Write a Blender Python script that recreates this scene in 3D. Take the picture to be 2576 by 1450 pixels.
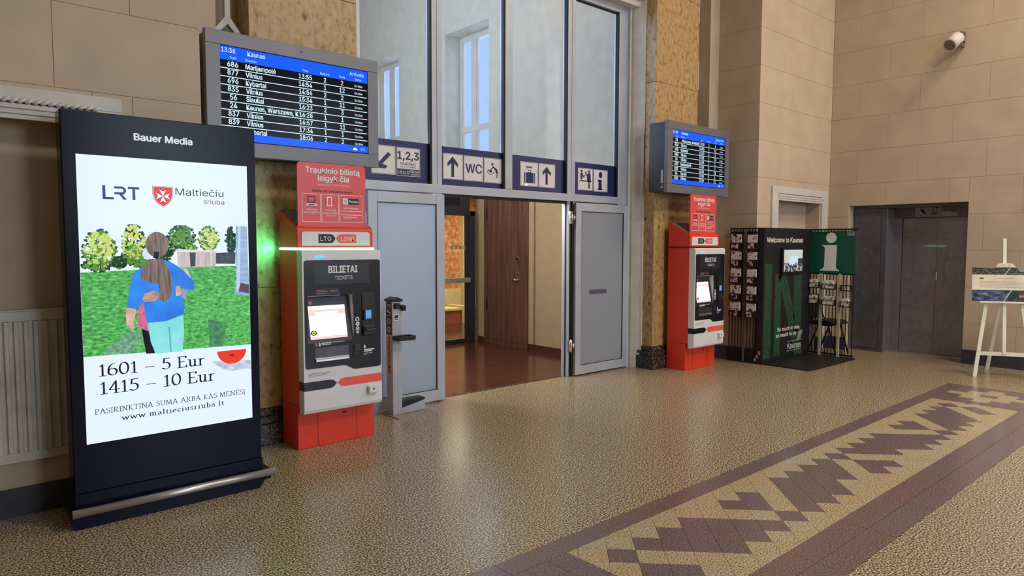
import bpy, bmesh, math, random
from mathutils import Matrix, Vector
random.seed(7)
for o in list(bpy.data.objects): bpy.data.objects.remove(o, do_unlink=True)
S = bpy.context.scene; COL = S.collection

# ------------------------------------------------------------------ camera
def setup_camera():
    yaw, pit, rol = math.radians(48.6785), math.radians(3.7229), math.radians(0.1024)
    F = Vector((math.cos(yaw)*math.cos(pit), math.sin(yaw)*math.cos(pit), -math.sin(pit)))
    r0 = Vector((math.sin(yaw), -math.cos(yaw), 0)); u0 = r0.cross(F)
    r = math.cos(rol)*r0+math.sin(rol)*u0; u = -math.sin(rol)*r0+math.cos(rol)*u0
    cd = bpy.data.cameras.new('camera'); cd.sensor_width = 36; cd.sensor_fit = 'HORIZONTAL'
    cd.lens = 1725.43/2576*36; cd.clip_start = .05; cd.clip_end = 200
    c = bpy.data.objects.new('camera', cd); COL.objects.link(c)
    c.matrix_world = Matrix(((r.x, u.x, -F.x, 0), (r.y, u.y, -F.y, 0), (r.z, u.z, -F.z, 1.6), (0, 0, 0, 1)))
    S.camera = c
setup_camera()

# ------------------------------------------------------------------ world, lights, exposure
W = bpy.data.worlds.new('world'); S.world = W; W.use_nodes = True
bg = W.node_tree.nodes['Background']; bg.inputs[0].default_value = (.60, .79, 1.0, 1); bg.inputs[1].default_value = 1.7
S.view_settings.view_transform = 'Standard'; S.view_settings.look = 'None'
S.view_settings.exposure = 0.0; S.view_settings.gamma = 1.0; S.view_settings.use_curve_mapping = False
def area(name, loc, target, sx, sy, power, col):
    l = bpy.data.lights.new(name, 'AREA'); l.shape = 'RECTANGLE'; l.size = sx; l.size_y = sy; l.energy = power; l.color = col
    o = bpy.data.objects.new(name, l); COL.objects.link(o); o.location = loc
    o.rotation_euler = (Vector(target)-Vector(loc)).to_track_quat('-Z', 'Y').to_euler(); return o
WARM = (1.0, .83, .62); COOL = (.74, .86, 1.0)
# ceiling lamps of the hall
area('ceiling_lamp', (9.5, .6, 7.14), (9.5, .65, 0), 1.2, 1.2, 160, (1, .80, .56))
area('ceiling_lamp', (6.0, -2.0, 7.14), (6.0, -1.95, 0), 1.2, 1.2, 290, (1, .90, .75))
# daylight through the hall's tall windows: two in the rear wall, one in the right wall beyond the easel
area('window_and_fill_light', (4.6, -8.7, 3.6), (3.6, 5, 1.6), 2.6, 4.2, 290, COOL)
area('window_and_fill_light', (8.6, -8.7, 3.6), (6.6, 5, 1.6), 2.6, 4.2, 130, COOL)
area('window_and_fill_light', (11.2, .87, 3.8), (2.0, .87, 3.8), .5, 4.2, 260, COOL)
# daylight through the right-hand windows of the passage behind the partition, plus an added fill
area('window_and_fill_light', (7.62, 9.1, 4.2), (3.2, 9.0, 3.6), 1.1, 2.2, 40, COOL)
area('window_and_fill_light', (7.62, 11.7, 4.4), (3.2, 11.6, 3.8), 1.1, 1.5, 30, COOL)
area('window_and_fill_light', (2.52, 8.6, 4.8), (7.0, 8.8, 6.6), 3.2, 2.2, 260, COOL)  # added unseen fill at the left wall, brightens the passage side wall

# ------------------------------------------------------------------ materials
def lin(c):
    return tuple(((v/255)/12.92 if v/255 <= .04045 else ((v/255+.055)/1.055)**2.4) for v in c)
def rgba(c): return (*lin(c), 1)
MATS = {}
def nd(nt, typ, **kw):
    n = nt.nodes.new(typ)
    for k, v in kw.items():
        if k in n.inputs: n.inputs[k].default_value = v
        else: setattr(n, k, v)
    return n
def ramp(nt, stops, interp='LINEAR'):
    r = nt.nodes.new('ShaderNodeValToRGB'); r.color_ramp.interpolation = interp
    e = r.color_ramp.elements
    while len(e) < len(stops): e.new(.5)
    for i, (p, c) in enumerate(stops): e[i].position = p; e[i].color = rgba(c)
    return r
def base_mat(name):
    m = bpy.data.materials.new(name); m.use_nodes = True; nt = m.node_tree
    return m, nt, nt.nodes['Principled BSDF']
def mk(name, col, rough=.5, metal=0., var=.06, scale=6., spec=.5, bump=0., bscale=60., emit=0., alpha=None):
    """plain paint / metal / plastic with a little procedural tone variation"""
    if name in MATS: return MATS[name]
    m, nt, b = base_mat(name)
    if emit:
        b.inputs['Base Color'].default_value = (0, 0, 0, 1)
    tex = nd(nt, 'ShaderNodeNewGeometry')
    n = nd(nt, 'ShaderNodeTexNoise', Scale=scale, Detail=3.)
    nt.links.new(tex.outputs['Position'], n.inputs['Vector'])
    d = tuple(max(0, v*(1-var)) for v in col); l = tuple(min(255, v*(1+var)) for v in col)
    r = ramp(nt, [(.3, d), (.7, l)])
    nt.links.new(n.outputs['Fac'], r.inputs[0])
    nt.links.new(r.outputs[0], b.inputs['Emission Color' if emit else 'Base Color'])
    b.inputs['Emission Strength'].default_value = emit
    b.inputs['Roughness'].default_value = rough; b.inputs['Metallic'].default_value = metal
    b.inputs['Specular IOR Level'].default_value = spec
    if bump:
        n2 = nd(nt, 'ShaderNodeTexNoise', Scale=bscale, Detail=4.); nt.links.new(tex.outputs['Position'], n2.inputs['Vector'])
        bp = nd(nt, 'ShaderNodeBump', Strength=bump, Distance=.01); nt.links.new(n2.outputs['Fac'], bp.inputs['Height'])
        nt.links.new(bp.outputs[0], b.inputs['Normal'])
    MATS[name] = m; return m
def speck(name, stops, scale=120., rough=.3, rand=0., alt=None, scale2=3., bump=0., detail=2., emit=0., stretch=(1,1,1)):
    """speckled stone / printed photograph: fine noise through a colour ramp; alt = second tone by a coarser noise and by object"""
    if name in MATS: return MATS[name]
    m, nt, b = base_mat(name)
    g = nd(nt, 'ShaderNodeNewGeometry'); mp = nd(nt, 'ShaderNodeMapping'); mp.inputs['Scale'].default_value = stretch
    nt.links.new(g.outputs['Position'], mp.inputs['Vector'])
    n = nd(nt, 'ShaderNodeTexNoise', Scale=scale, Detail=detail, Roughness=.6); nt.links.new(mp.outputs[0], n.inputs['Vector'])
    r = ramp(nt, stops); nt.links.new(n.outputs['Fac'], r.inputs[0]); out = r.outputs[0]
    if alt:
        r2 = ramp(nt, alt); nt.links.new(n.outputs['Fac'], r2.inputs[0])
        n2 = nd(nt, 'ShaderNodeTexNoise', Scale=scale2, Detail=2.); nt.links.new(mp.outputs[0], n2.inputs['Vector'])
        oi = nd(nt, 'ShaderNodeObjectInfo')
        mx = nd(nt, 'ShaderNodeMath', operation='MULTIPLY'); mx.inputs[1].default_value = rand; nt.links.new(oi.outputs['Random'], mx.inputs[0])
        ad = nd(nt, 'ShaderNodeMath', operation='MULTIPLY_ADD'); ad.inputs[1].default_value = 1-rand; nt.links.new(n2.outputs['Fac'], ad.inputs[0]); nt.links.new(mx.outputs[0], ad.inputs[2])
        mix = nd(nt, 'ShaderNodeMix', data_type='RGBA'); nt.links.new(ad.outputs[0], mix.inputs['Factor'])
        nt.links.new(out, mix.inputs['A']); nt.links.new(r2.outputs[0], mix.inputs['B']); out = mix.outputs['Result']
    if emit: b.inputs['Base Color'].default_value = (0, 0, 0, 1)
    nt.links.new(out, b.inputs['Emission Color' if emit else 'Base Color']); b.inputs['Emission Strength'].default_value = emit
    b.inputs['Roughness'].default_value = rough
    if bump:
        bp = nd(nt, 'ShaderNodeBump', Strength=bump, Distance=.004); nt.links.new(n.outputs['Fac'], bp.inputs['Height']); nt.links.new(bp.outputs[0], b.inputs['Normal'])
    MATS[name] = m; return m
def glass(name, tint, refl=.10, haze=0., hazecol=(150, 155, 165)):
    """clear pane: mostly transparent, fresnel gloss, optional milky film"""
    if name in MATS: return MATS[name]
    m = bpy.data.materials.new(name); m.use_nodes = True; nt = m.node_tree; nt.nodes.clear()
    out = nd(nt, 'ShaderNodeOutputMaterial'); t = nd(nt, 'ShaderNodeBsdfTransparent'); t.inputs[0].default_value = rgba(tint)
    gl = nd(nt, 'ShaderNodeBsdfGlossy', Roughness=.02); gn = nd(nt, 'ShaderNodeNewGeometry')
    nz = nd(nt, 'ShaderNodeTexNoise', Scale=2.2, Detail=1.); nt.links.new(gn.outputs['Position'], nz.inputs['Vector'])
    bp = nd(nt, 'ShaderNodeBump', Strength=.008, Distance=.03); nt.links.new(nz.outputs['Fac'], bp.inputs['Height']); nt.links.new(bp.outputs[0], gl.inputs['Normal'])
    fr = nd(nt, 'ShaderNodeFresnel', IOR=1.5)
    fm = nd(nt, 'ShaderNodeMath', operation='SUBTRACT', use_clamp=True); nt.links.new(fr.outputs[0], fm.inputs[0]); nt.links.new(gn.outputs['Backfacing'], fm.inputs[1])
    mx = nd(nt, 'ShaderNodeMixShader'); nt.links.new(fm.outputs[0], mx.inputs[0]); nt.links.new(t.outputs[0], mx.inputs[1]); nt.links.new(gl.outputs[0], mx.inputs[2])
    last = mx
    if haze:
        df = nd(nt, 'ShaderNodeBsdfDiffuse'); df.inputs[0].default_value = rgba(hazecol)
        m2 = nd(nt, 'ShaderNodeMixShader'); m2.inputs[0].default_value = haze; nt.links.new(mx.outputs[0], m2.inputs[1]); nt.links.new(df.outputs[0], m2.inputs[2]); last = m2
    nt.links.new(last.outputs[0], out.inputs[0]); MATS[name] = m; return m

plaster = mk('plaster', (192, 172, 149), .75, var=.035, scale=3., bump=.10, bscale=70)
plaster_base = mk('plaster_joint', (158, 136, 112), .85, var=.05)
white_trim = mk('white_trim', (205, 199, 192), .5, var=.04, scale=5)
ceil_m = mk('ceiling_paint', (215, 205, 190), .8)
passage_wall = mk('passage_plaster', (205, 196, 178), .8, var=.03)
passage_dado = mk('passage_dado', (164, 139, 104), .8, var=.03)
base_dark = mk('baseboard_paint', (52, 54, 64), .45, var=.15, scale=14)
terrazzo = speck('terrazzo', [(.40, (40, 30, 21)), (.465, (124, 102, 72)), (.54, (178, 155, 118)), (.62, (228, 212, 182))], 100, .24,
                 alt=[(.40, (46, 38, 29)), (.465, (122, 104, 78)), (.54, (172, 152, 120)), (.62, (222, 206, 180))], rand=.45, scale2=1.2)
grout = mk('grout', (92, 76, 58), .8)
tan_tile = speck('tan_granite', [(.34, (70, 56, 38)), (.44, (158, 132, 92)), (.56, (200, 174, 128)), (.7, (228, 208, 168))], 120, .22,
                 alt=[(.34, (80, 70, 56)), (.44, (156, 142, 114)), (.56, (192, 178, 150)), (.7, (222, 210, 188))], rand=.85, scale2=2)
dark_tile = speck('purple_granite', [(.30, (64, 46, 44)), (.45, (110, 84, 80)), (.60, (132, 104, 100)), (.74, (184, 158, 154))], 120, .22,
                  alt=[(.30, (62, 50, 50)), (.45, (104, 88, 88)), (.60, (124, 106, 106)), (.74, (176, 158, 156))], rand=.85, scale2=2)
ochre = speck('ochre_marble', [(.27, (62, 44, 26)), (.36, (140, 106, 62)), (.46, (180, 146, 96)), (.75, (204, 172, 122))], 17, .4, detail=9.,
              alt=[(.30, (66, 48, 28)), (.37, (156, 120, 72)), (.5, (186, 152, 100)), (.7, (196, 164, 114))], rand=.0, scale2=2.2, stretch=(1.2, 1.2, .8))
black_granite = speck('black_granite', [(.40, (26, 22, 20)), (.52, (58, 48, 42)), (.60, (96, 84, 74)), (.70, (190, 176, 160))], 70, .25, detail=3)
alu = mk('painted_aluminium', (182, 187, 199), .38, .25, var=.03, scale=4)
alu_dark = mk('anthracite_frame', (58, 58, 64), .4, .2)
gasket = mk('black_gasket', (20, 19, 20), .6)
def frosted():
    m, nt, b = base_mat('frosted_glass'); b.inputs['Base Color'].default_value = rgba((208, 214, 224)); b.inputs['Roughness'].default_value = .35
    t = nd(nt, 'ShaderNodeBsdfTranslucent'); t.inputs[0].default_value = rgba((214, 222, 232)); mx = nd(nt, 'ShaderNodeMixShader'); mx.inputs[0].default_value = .62
    g = nd(nt, 'ShaderNodeNewGeometry'); n = nd(nt, 'ShaderNodeTexNoise', Scale=300.); nt.links.new(g.outputs['Position'], n.inputs['Vector'])
    bp = nd(nt, 'ShaderNodeBump', Strength=.1, Distance=.004); nt.links.new(n.outputs['Fac'], bp.inputs['Height']); nt.links.new(bp.outputs[0], b.inputs['Normal'])
    nt.links.new(b.outputs[0], mx.inputs[1]); nt.links.new(t.outputs[0], mx.inputs[2]); nt.links.new(mx.outputs[0], nt.nodes['Material Output'].inputs[0]); return m
frost = frosted()
pane_glass = glass('clear_pane', (230, 235, 243), haze=.10, hazecol=(166, 174, 190))
win_glass = glass('window_glass', (238, 244, 250))
steel = mk('brushed_steel', (186, 184, 184), .32, .8, var=.05, scale=8)
lift_steel = mk('lift_steel', (142, 140, 150), .36, .5, var=.06, scale=14, bump=.008, bscale=30)
b_ = lift_steel.node_tree.nodes['Principled BSDF']; b_.inputs['Coat Weight'].default_value = .7; b_.inputs['Coat Roughness'].default_value = .03
lift_panel = mk('lift_panel', (104, 102, 110), .4, .4, var=.08, scale=10)
chrome = mk('chrome', (215, 215, 220), .12, 1.)
navy = mk('navy_film', (38, 44, 96), .3, var=.03)
sign_white = mk('white_film', (226, 222, 222), .45, var=.02)
sign_ink = mk('navy_ink', (34, 38, 84), .4, var=.02)
print_white = mk('white_print', (236, 234, 234), .5, var=.02)
print_grey = mk('grey_print', (150, 150, 156), .5)
print_dark = mk('dark_print', (34, 26, 30), .5)
red_body = mk('red_paint', (222, 60, 38), .4, var=.03)

red_board = mk('red_board', (226, 78, 80), .35, var=.02)
coral = mk('coral_film', (240, 96, 78), .4)
machine_white = mk('machine_white', (222, 221, 224), .35, var=.015)
machine_black = mk('machine_black', (22, 25, 36), .22, var=.05)
machine_dark = mk('machine_recess', (38, 41, 52), .4)
black_plastic = mk('black_plastic', (20, 20, 22), .4)
totem_black = mk('totem_black', (15, 18, 36), .22, var=.06, spec=.12)
board_grey = mk('board_grey', (118, 116, 122), .42, .25, var=.03)
board_side = mk('board_side', (66, 62, 66), .45, .2)
kiosk_black = mk('kiosk_black', (24, 23, 28), .5)
kiosk_green = mk('kiosk_green', (12, 82, 62), .35, var=.05)
stripe_green = speck('stripe_green', [(.35, (21, 47, 31)), (.6, (42, 84, 57))], 60, .6)
wood = speck('brown_wood', [(.3, (70, 44, 31)), (.5, (95, 63, 45)), (.7, (114, 78, 57))], 14, .35, detail=6, stretch=(1, 1, .08))
brown_tile = mk('brown_floor_tile', (84, 46, 34), .18, var=.10, scale=3)
brown_base = mk('brown_baseboard', (78, 40, 30), .4)
pink_marble = speck('pink_marble', [(.3, (150, 84, 48)), (.5, (206, 134, 84)), (.7, (236, 190, 140))], 10, .3, detail=8)
cream_paint = mk('cream_paint', (226, 208, 150), .6)
easel_white = mk('easel_white', (232, 226, 208), .5, var=.03)
radiator_white = mk('radiator_enamel', (196, 188, 176), .35)
def em(name, col, s=1.0): return mk(name, col, .15, var=.0, emit=s, spec=.12)
E_white = em('screen_white', (226, 240, 255), 1.05); E_blue = em('board_blue', (26, 96, 250), 1.0); E_black = em('board_black', (12, 13, 20), .8)
E_text = em('board_text', (214, 240, 255), 1.0)
E_green = em('led_green', (100, 255, 180), 12.0); E_cyan = em('led_cyan', (60, 150, 255), 2.6)
E_touch = em('touch_white', (255, 253, 250), 1.25); E_pink = em('touch_pink', (255, 214, 212), 1.0); E_card = em('card_blue', (110, 170, 225), .9)
E_ink = em('screen_ink', (38, 36, 52), 1.0); E_sky = em('passage_sky', (160, 205, 250), 1.0)
E_yel = em('screen_yellow', (230, 230, 90), 1.0)

# ------------------------------------------------------------------ mesh helpers
class G:
    def __init__(s): s.bm = bmesh.new()
    def box(s, x0, x1, y0, y1, z0, z1):
        x0, x1 = sorted((x0, x1)); y0, y1 = sorted((y0, y1)); z0, z1 = sorted((z0, z1))
        v = [s.bm.verts.new(p) for p in ((x0,y0,z0),(x1,y0,z0),(x1,y1,z0),(x0,y1,z0),(x0,y0,z1),(x1,y0,z1),(x1,y1,z1),(x0,y1,z1))]
        for f in ((0,3,2,1),(4,5,6,7),(0,1,5,4),(1,2,6,5),(2,3,7,6),(3,0,4,7)): s.bm.faces.new([v[i] for i in f])
        return s
    def prism(s, pts, a, b, ax='y'):
        """outline extruded along ax from a to b; pts are (x,z) for y, (x,y) for z, (y,z) for x"""
        def P(p, t): return {'y': (p[0], t, p[1]), 'z': (p[0], p[1], t), 'x': (t, p[0], p[1])}[ax]
        A = [s.bm.verts.new(P(p, a)) for p in pts]; B = [s.bm.verts.new(P(p, b)) for p in pts]
        s.bm.faces.new(A); s.bm.faces.new(B[::-1]); n = len(pts)
        for i in range(n): s.bm.faces.new((A[i], B[i], B[(i+1) % n], A[(i+1) % n]))
        return s
    def flat(s, pts, t, ax='y'):
        def P(p): return {'y': (p[0], t, p[1]), 'z': (p[0], p[1], t), 'x': (t, p[0], p[1])}[ax]
        s.bm.faces.new([s.bm.verts.new(P(p)) for p in pts]); return s
    def rect(s, x0, x1, z0, z1, y): return s.flat([(x0,z0),(x1,z0),(x1,z1),(x0,z1)], y)
    def disc(s, x, z, r, y, rz=None, n=24): return s.flat([(x+r*math.cos(2*math.pi*i/n), z+(rz or r)*math.sin(2*math.pi*i/n)) for i in range(n)], y)
    def ring(s, x, z, r0, r1, y, n=28, a0=0., a1=360., sx=1.):
        for i in range(n):
            t0, t1 = (math.radians(a0+(a1-a0)*k/n) for k in (i, i+1))
            s.flat([(x+sx*r0*math.cos(t0), z+r0*math.sin(t0)), (x+sx*r1*math.cos(t0), z+r1*math.sin(t0)), (x+sx*r1*math.cos(t1), z+r1*math.sin(t1)), (x+sx*r0*math.cos(t1), z+r0*math.sin(t1))], y)
        return s
    def line(s, p, q, w, y):
        d = (Vector(q)-Vector(p)).normalized(); n = Vector((-d.y, d.x))*w/2
        return s.flat([tuple(Vector(p)-n), tuple(Vector(q)-n), tuple(Vector(q)+n), tuple(Vector(p)+n)], y)
    def frame(s, x0, x1, z0, z1, w, y):
        for a in ((x0,x1,z0,z0+w),(x0,x1,z1-w,z1),(x0,x0+w,z0+w,z1-w),(x1-w,x1,z0+w,z1-w)): s.rect(*a, y)
        return s
    def bar(s, p, q, w, d=None, up=(0, 0, 1)):
        """rectangular bar from p to q"""
        p, q = Vector(p), Vector(q); d = d or w; t = (q-p).normalized(); a = t.cross(Vector(up))
        if a.length < 1e-3: a = t.cross(Vector((0, 1, 0)))
        a.normalize(); b = t.cross(a); A = []
        for e in (p, q): A.append([s.bm.verts.new(e+a*w/2*i+b*d/2*j) for i, j in ((-1,-1),(1,-1),(1,1),(-1,1))])
        s.bm.faces.new(A[0][::-1]); s.bm.faces.new(A[1])
        for i in range(4): s.bm.faces.new((A[0][i], A[0][(i+1)%4], A[1][(i+1)%4], A[1][i]))
        return s
    def cyl(s, p, q, r, n=20, r2=None):
        p, q = Vector(p), Vector(q); t = (q-p).normalized(); a = t.cross(Vector((0, 0, 1)))
        if a.length < 1e-3: a = Vector((1, 0, 0))
        a.normalize(); b = t.cross(a); r2 = r if r2 is None else r2; A = []
        for e, rr in ((p, r), (q, r2)): A.append([s.bm.verts.new(e+(a*math.cos(2*math.pi*i/n)+b*math.sin(2*math.pi*i/n))*rr) for i in range(n)])
        s.bm.faces.new(A[0][::-1]); s.bm.faces.new(A[1])
        for i in range(n):
            f = s.bm.faces.new((A[0][i], A[0][(i+1)%n], A[1][(i+1)%n], A[1][i])); f.smooth = True
        return s
ORG = {}
def clusters(bm):
    """groups of faces that stand clear of each other"""
    bm.faces.index_update(); seen = {}; isl = []
    for f in bm.faces:
        if f in seen: continue
        st = [f]; seen[f] = 1; cur = []
        while st:
            q = st.pop(); cur.append(q)
            for v in q.verts:
                for n in v.link_faces:
                    if n not in seen: seen[n] = 1; st.append(n)
        isl.append(cur)
    if len(isl) < 2: return [list(bm.faces)]
    bb = []
    for c in isl:
        P = [v.co for f in c for v in f.verts]
        bb.append([(min(p[i] for p in P), max(p[i] for p in P)) for i in range(3)])
    sz = [max(b-a for a, b in q) for q in bb]; par = list(range(len(isl)))
    def root(i):
        while par[i] != i: i = par[i]
        return i
    for i in range(len(isl)):
        for j in range(i):
            d = math.sqrt(sum(max(0, bb[i][k][0]-bb[j][k][1], bb[j][k][0]-bb[i][k][1])**2 for k in range(3)))
            if d <= max(.02, .5*max(sz[i], sz[j]))-1e-6: par[root(i)] = root(j)
    out = {}
    for i, c in enumerate(isl): out.setdefault(root(i), []).extend(c)
    return list(out.values())
def obj(name, g, mat, parent=None, bevel=0., kind=None, label=None, seg=2):
    bm = g.bm
    if parent is not None:
        o0 = ORG[parent.name]; 
        if o0.length: bmesh.ops.translate(bm, verts=bm.verts, vec=-o0)
    bmesh.ops.recalc_face_normals(bm, faces=bm.faces) if any(len(e.link_faces) > 1 for e in bm.edges) else None
    if parent is not None and kind != 'stuff' and 1 < len(bm.faces) < 3000:
        cl = clusters(bm)
        if len(cl) > 1:
            res = None
            for c in cl:
                g2 = G(); mp = {}
                for f in c:
                    for v in f.verts:
                        if v not in mp: mp[v] = g2.bm.verts.new(v.co+ORG[parent.name])
                    nf = g2.bm.faces.new([mp[v] for v in f.verts]); nf.smooth = f.smooth
                r = obj(name, g2, mat, parent, bevel, 'stuff', label, seg); del r['kind']; res = res or r
            bm.free(); return res
    if bevel: bmesh.ops.bevel(bm, geom=list(bm.edges), offset=bevel, segments=seg, affect='EDGES', profile=.5, clamp_overlap=True)
    me = bpy.data.meshes.new(name); bm.to_mesh(me); bm.free(); me.materials.append(mat)
    o = bpy.data.objects.new(name, me); COL.objects.link(o)
    if parent is not None: o.parent = parent; ORG[o.name] = ORG[parent.name]
    else: ORG[o.name] = Vector((0, 0, 0))
    if kind: o['kind'] = kind
    if label: o['label'] = label
    return o
def tag(o, label, cat, group=None, kind=None):
    o['label'] = label; o['category'] = cat
    if group: o['group'] = group
    if kind: o['kind'] = kind
    return o
def thing(name, label, cat, loc=(0, 0, 0), rotz=0., group=None, kind=None, local=False):
    e = bpy.data.objects.new(name, None); COL.objects.link(e); e.location = loc; e.rotation_euler = (0, 0, rotz); e.empty_display_size = .1
    ORG[e.name] = Vector((0, 0, 0)) if local else Vector(loc)
    return tag(e, label, cat, group, kind)
def B(name, mat, parent, *a, bevel=0., **k): return obj(name, G().box(*a), mat, parent, bevel, **k)
def copy_tree(o, parent=None):
    c = o.copy(); COL.objects.link(c); c.parent = parent
    for ch in o.children: copy_tree(ch, c)
    return c
FONT = {}
try: SANS = bpy.data.fonts.load(bpy.utils.system_resource('DATAFILES', path='fonts')+'/Inter.woff2')     # Blender's own interface font
except Exception: SANS = None
def glyphs(s, bold):
    k = s
    if k not in FONT:
        cu = bpy.data.curves.new('t', 'FONT'); cu.body = s; cu.size = 1; cu.resolution_u = 3
        if SANS: cu.font = SANS
        o = bpy.data.objects.new('t', cu); COL.objects.link(o)
        dg = bpy.context.evaluated_depsgraph_get(); me = bpy.data.meshes.new_from_object(o.evaluated_get(dg))
        V = [(v.co.x, v.co.y) for v in me.vertices]; Fc = [tuple(p.vertices) for p in me.polygons]
        bpy.data.meshes.remove(me); bpy.data.objects.remove(o); bpy.data.curves.remove(cu); FONT[k] = (V, Fc)
    return FONT[k]
def capH(): 
    V, _ = glyphs('H', 0.); return max(v[1] for v in V)
CAP = capH()
def words(g, s, x0, x1, zb, cap, y, bold=.0, align='l', rot=0., mp=None, cond=1.):
    """lettering laid flat on the plane y (x right, z up); x1 None keeps the font's own proportions"""
    V, Fc = glyphs(s, bold)
    if not V: return g
    a, b = min(v[0] for v in V), max(v[0] for v in V); kz = cap/CAP; kx = kz*cond if x1 is None else (x1-x0)/(b-a)
    w = (b-a)*kx; off = x0 if x1 is not None or align == 'l' else (x0-w/2 if align == 'c' else x0-w)
    bd = max(0, bold)*kz; steps = [(0, 0)] if bd < 1e-5 else [(-bd, 0), (bd, 0), (0, bd*.7), (0, -bd*.7)]
    for i, (ex, ez) in enumerate(steps):                # heavier weight: the same strokes laid down slightly offset
        vs = []
        for (u, v) in V:
            px, pz = off+(u-a)*kx+ex, zb+v*kz+ez
            vs.append(g.bm.verts.new(mp(px, pz) if mp else (px, y+.00003*i, pz)))
        for f in Fc:
            try: g.bm.faces.new([vs[i2] for i2 in f])
            except ValueError: pass
    return g
def T(parent, mat, y, *items, name='lettering'):
    for it in items:
        g = G(); words(g, it[0], it[1], it[2], it[3], it[4], y, *(it[5:])); o = obj(name, g, mat, parent, kind='stuff'); del o['kind']
    return o

# ================================================================== THE SETTING
def struct(name, g, mat, label=None, cat=None):
    o = obj(name, g, mat); o['kind'] = 'structure'
    if label: o['label'] = label
    return o
# ---------------- floor of the hall
YP = 5.74                                            # line of the glazed partition
floor = struct('floor', G().box(-7, 11.6, -9, YP, -.08, -.012), grout, 'polished speckled terrazzo floor of the station hall with a granite inlay')
def slab(x0, x1, y0, y1, mat, name, j=.0009):
    g = G().box(x0+j, x1-j, y0+j, y1-j, -.012, 0.); return obj(name, g, mat, floor)
cols = [.83+.595*k for k in range(-3, 17)]+[10.6]
rowsA = [2.55, 3.145, 3.74, 4.335, 4.93, 5.525, YP]
for a, b in zip(cols, cols[1:]):
    for c, d in zip(rowsA, rowsA[1:]):
        if not (c > 4.4 and b < .4): slab(a, b, c, d, terrazzo, 'floor_slab')
for a, b in zip(cols[6:], cols[7:]):
    for c, d in ((.755, 1.35), (.16, .755)): slab(a, b, c, d, terrazzo, 'floor_slab')
for a, b in ((8.945, 9.5), (9.5, 10.05), (10.05, 10.6)):
    for c, d in ((1.35, 1.95), (1.95, 2.55)): slab(a, b, c, d, terrazzo, 'floor_slab')
g = G().box(-7, 10.6, -9, .16, -.012, 0).box(-7, cols[6], .16, 1.35, -.012, 0).box(-7, 1.5, 1.35, 2.55, -.012, 0).box(-7, cols[0], 2.55, YP, -.012, 0)
obj('terrazzo_field', g, terrazzo, floor, kind='stuff')
slab(10.6, 11.35, 2.88, 4.42, terrazzo, 'floor_slab')
# ---------------- granite inlay: lozenge field between border strips
GX, GY, UX, UY = 2.48, 2.408, .1047, .1066           # grid of half diagonals
POLY = [[(2,1),(3,2),(2,3),(1,2)], [(2,3),(4,5),(3,6),(1,4)],
 [(8,1),(12,5),(11,6),(10,5),(9,6),(8,5),(7,6),(3,2),(4,1),(5,2),(6,1),(7,2)],
 [(12,1),(13,2),(14,1),(15,2),(13,4),(11,2)], [(13,4),(14,5),(13,6),(12,5)],
 [(24,1),(25,2),(22,5),(21,4),(19,6),(18,5),(17,6),(16,5),(15,6),(14,5),(18,1),(19,2),(20,1),(21,2),(22,1),(23,2)],
 [(26,1),(27,2),(26,3),(25,2)], [(26,3),(28,5),(27,6),(26,5),(25,6),(24,5)],
 [(34,1),(38,5),(37,6),(36,5),(35,6),(34,5),(33,6),(31,4),(30,5),(27,2),(28,1),(29,2),(30,1),(31,2),(32,1),(33,2)],
 [(40,1),(41,2),(39,4),(37,2),(38,1),(39,2)], [(39,4),(40,5),(39,6),(38,5)],
 [(48,1),(49,2),(45,6),(44,5),(43,6),(42,5),(41,6),(40,5),(44,1),(45,2),(46,1),(47,2)],
 [(50,1),(51,2),(50,3),(49,2)], [(50,3),(51,4),(49,6),(48,5)]]
def inside(p, poly):
    r = False; n = len(poly)
    for i in range(n):
        (x1, y1), (x2, y2) = poly[i], poly[(i+1) % n]
        if (y1 > p[1]) != (y2 > p[1]) and p[0] < (x2-x1)*(p[1]-y1)/(y2-y1)+x1: r = not r
    return r
def clip(poly, a, lim, keep_less):
    out = []
    for i in range(len(poly)):
        p, q = poly[i], poly[(i+1) % len(poly)]
        ip = p[a] <= lim if keep_less else p[a] >= lim; iq = q[a] <= lim if keep_less else q[a] >= lim
        if ip: out.append(p)
        if ip != iq:
            t = (lim-p[a])/(q[a]-p[a]); out.append((p[0]+t*(q[0]-p[0]), p[1]+t*(q[1]-p[1])))
    return out
for j in range(0, 53):
    for k in range(0, 8):
        if (j+k) % 2: continue
        e = .988
        poly = [(j-e, k), (j, k-e), (j+e, k), (j, k+e)]
        for a, lim, less in ((0, .2, 0), (0, 52.2, 1), (1, 0, 0), (1, 7, 1)):
            poly = clip(poly, a, lim, less)
            if len(poly) < 3: break
        if len(poly) < 3: continue
        d = any(inside((j+.01, k+.013), P) for P in POLY)
        obj('inlay_tile', G().prism([(GX+UX*p[0], GY-UY*p[1]) for p in poly], -.012, 0., 'z'), dark_tile if d else tan_tile, floor)
LIGHT = {(3,0),(2,1),(3,1),(4,1),(1,2),(2,2),(4,2),(5,2),(2,3),(3,3),(4,3),(3,4)}
for i in range(6):
    for m in range(5):
        mt = tan_tile if (i, m) in LIGHT else dark_tile
        y1 = 2.408-.149*m
        slab(7.95+.145*i, 8.095+.145*i, y1-.149, y1, mt, 'checker_tile', .0012)
        slab(2.50-.145*(i+1), 2.50-.145*i, y1-.149, y1, mt, 'checker_tile', .0012)
bx = [1.505+.62*k for k in range(13)]; bx[-1] = 8.945
for a, b in zip(bx, bx[1:]):
    for c, d in ((2.408, 2.55), (1.505, 1.663), (1.35, 1.505)): slab(a, b, c, d, dark_tile, 'border_strip', .0012)
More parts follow.
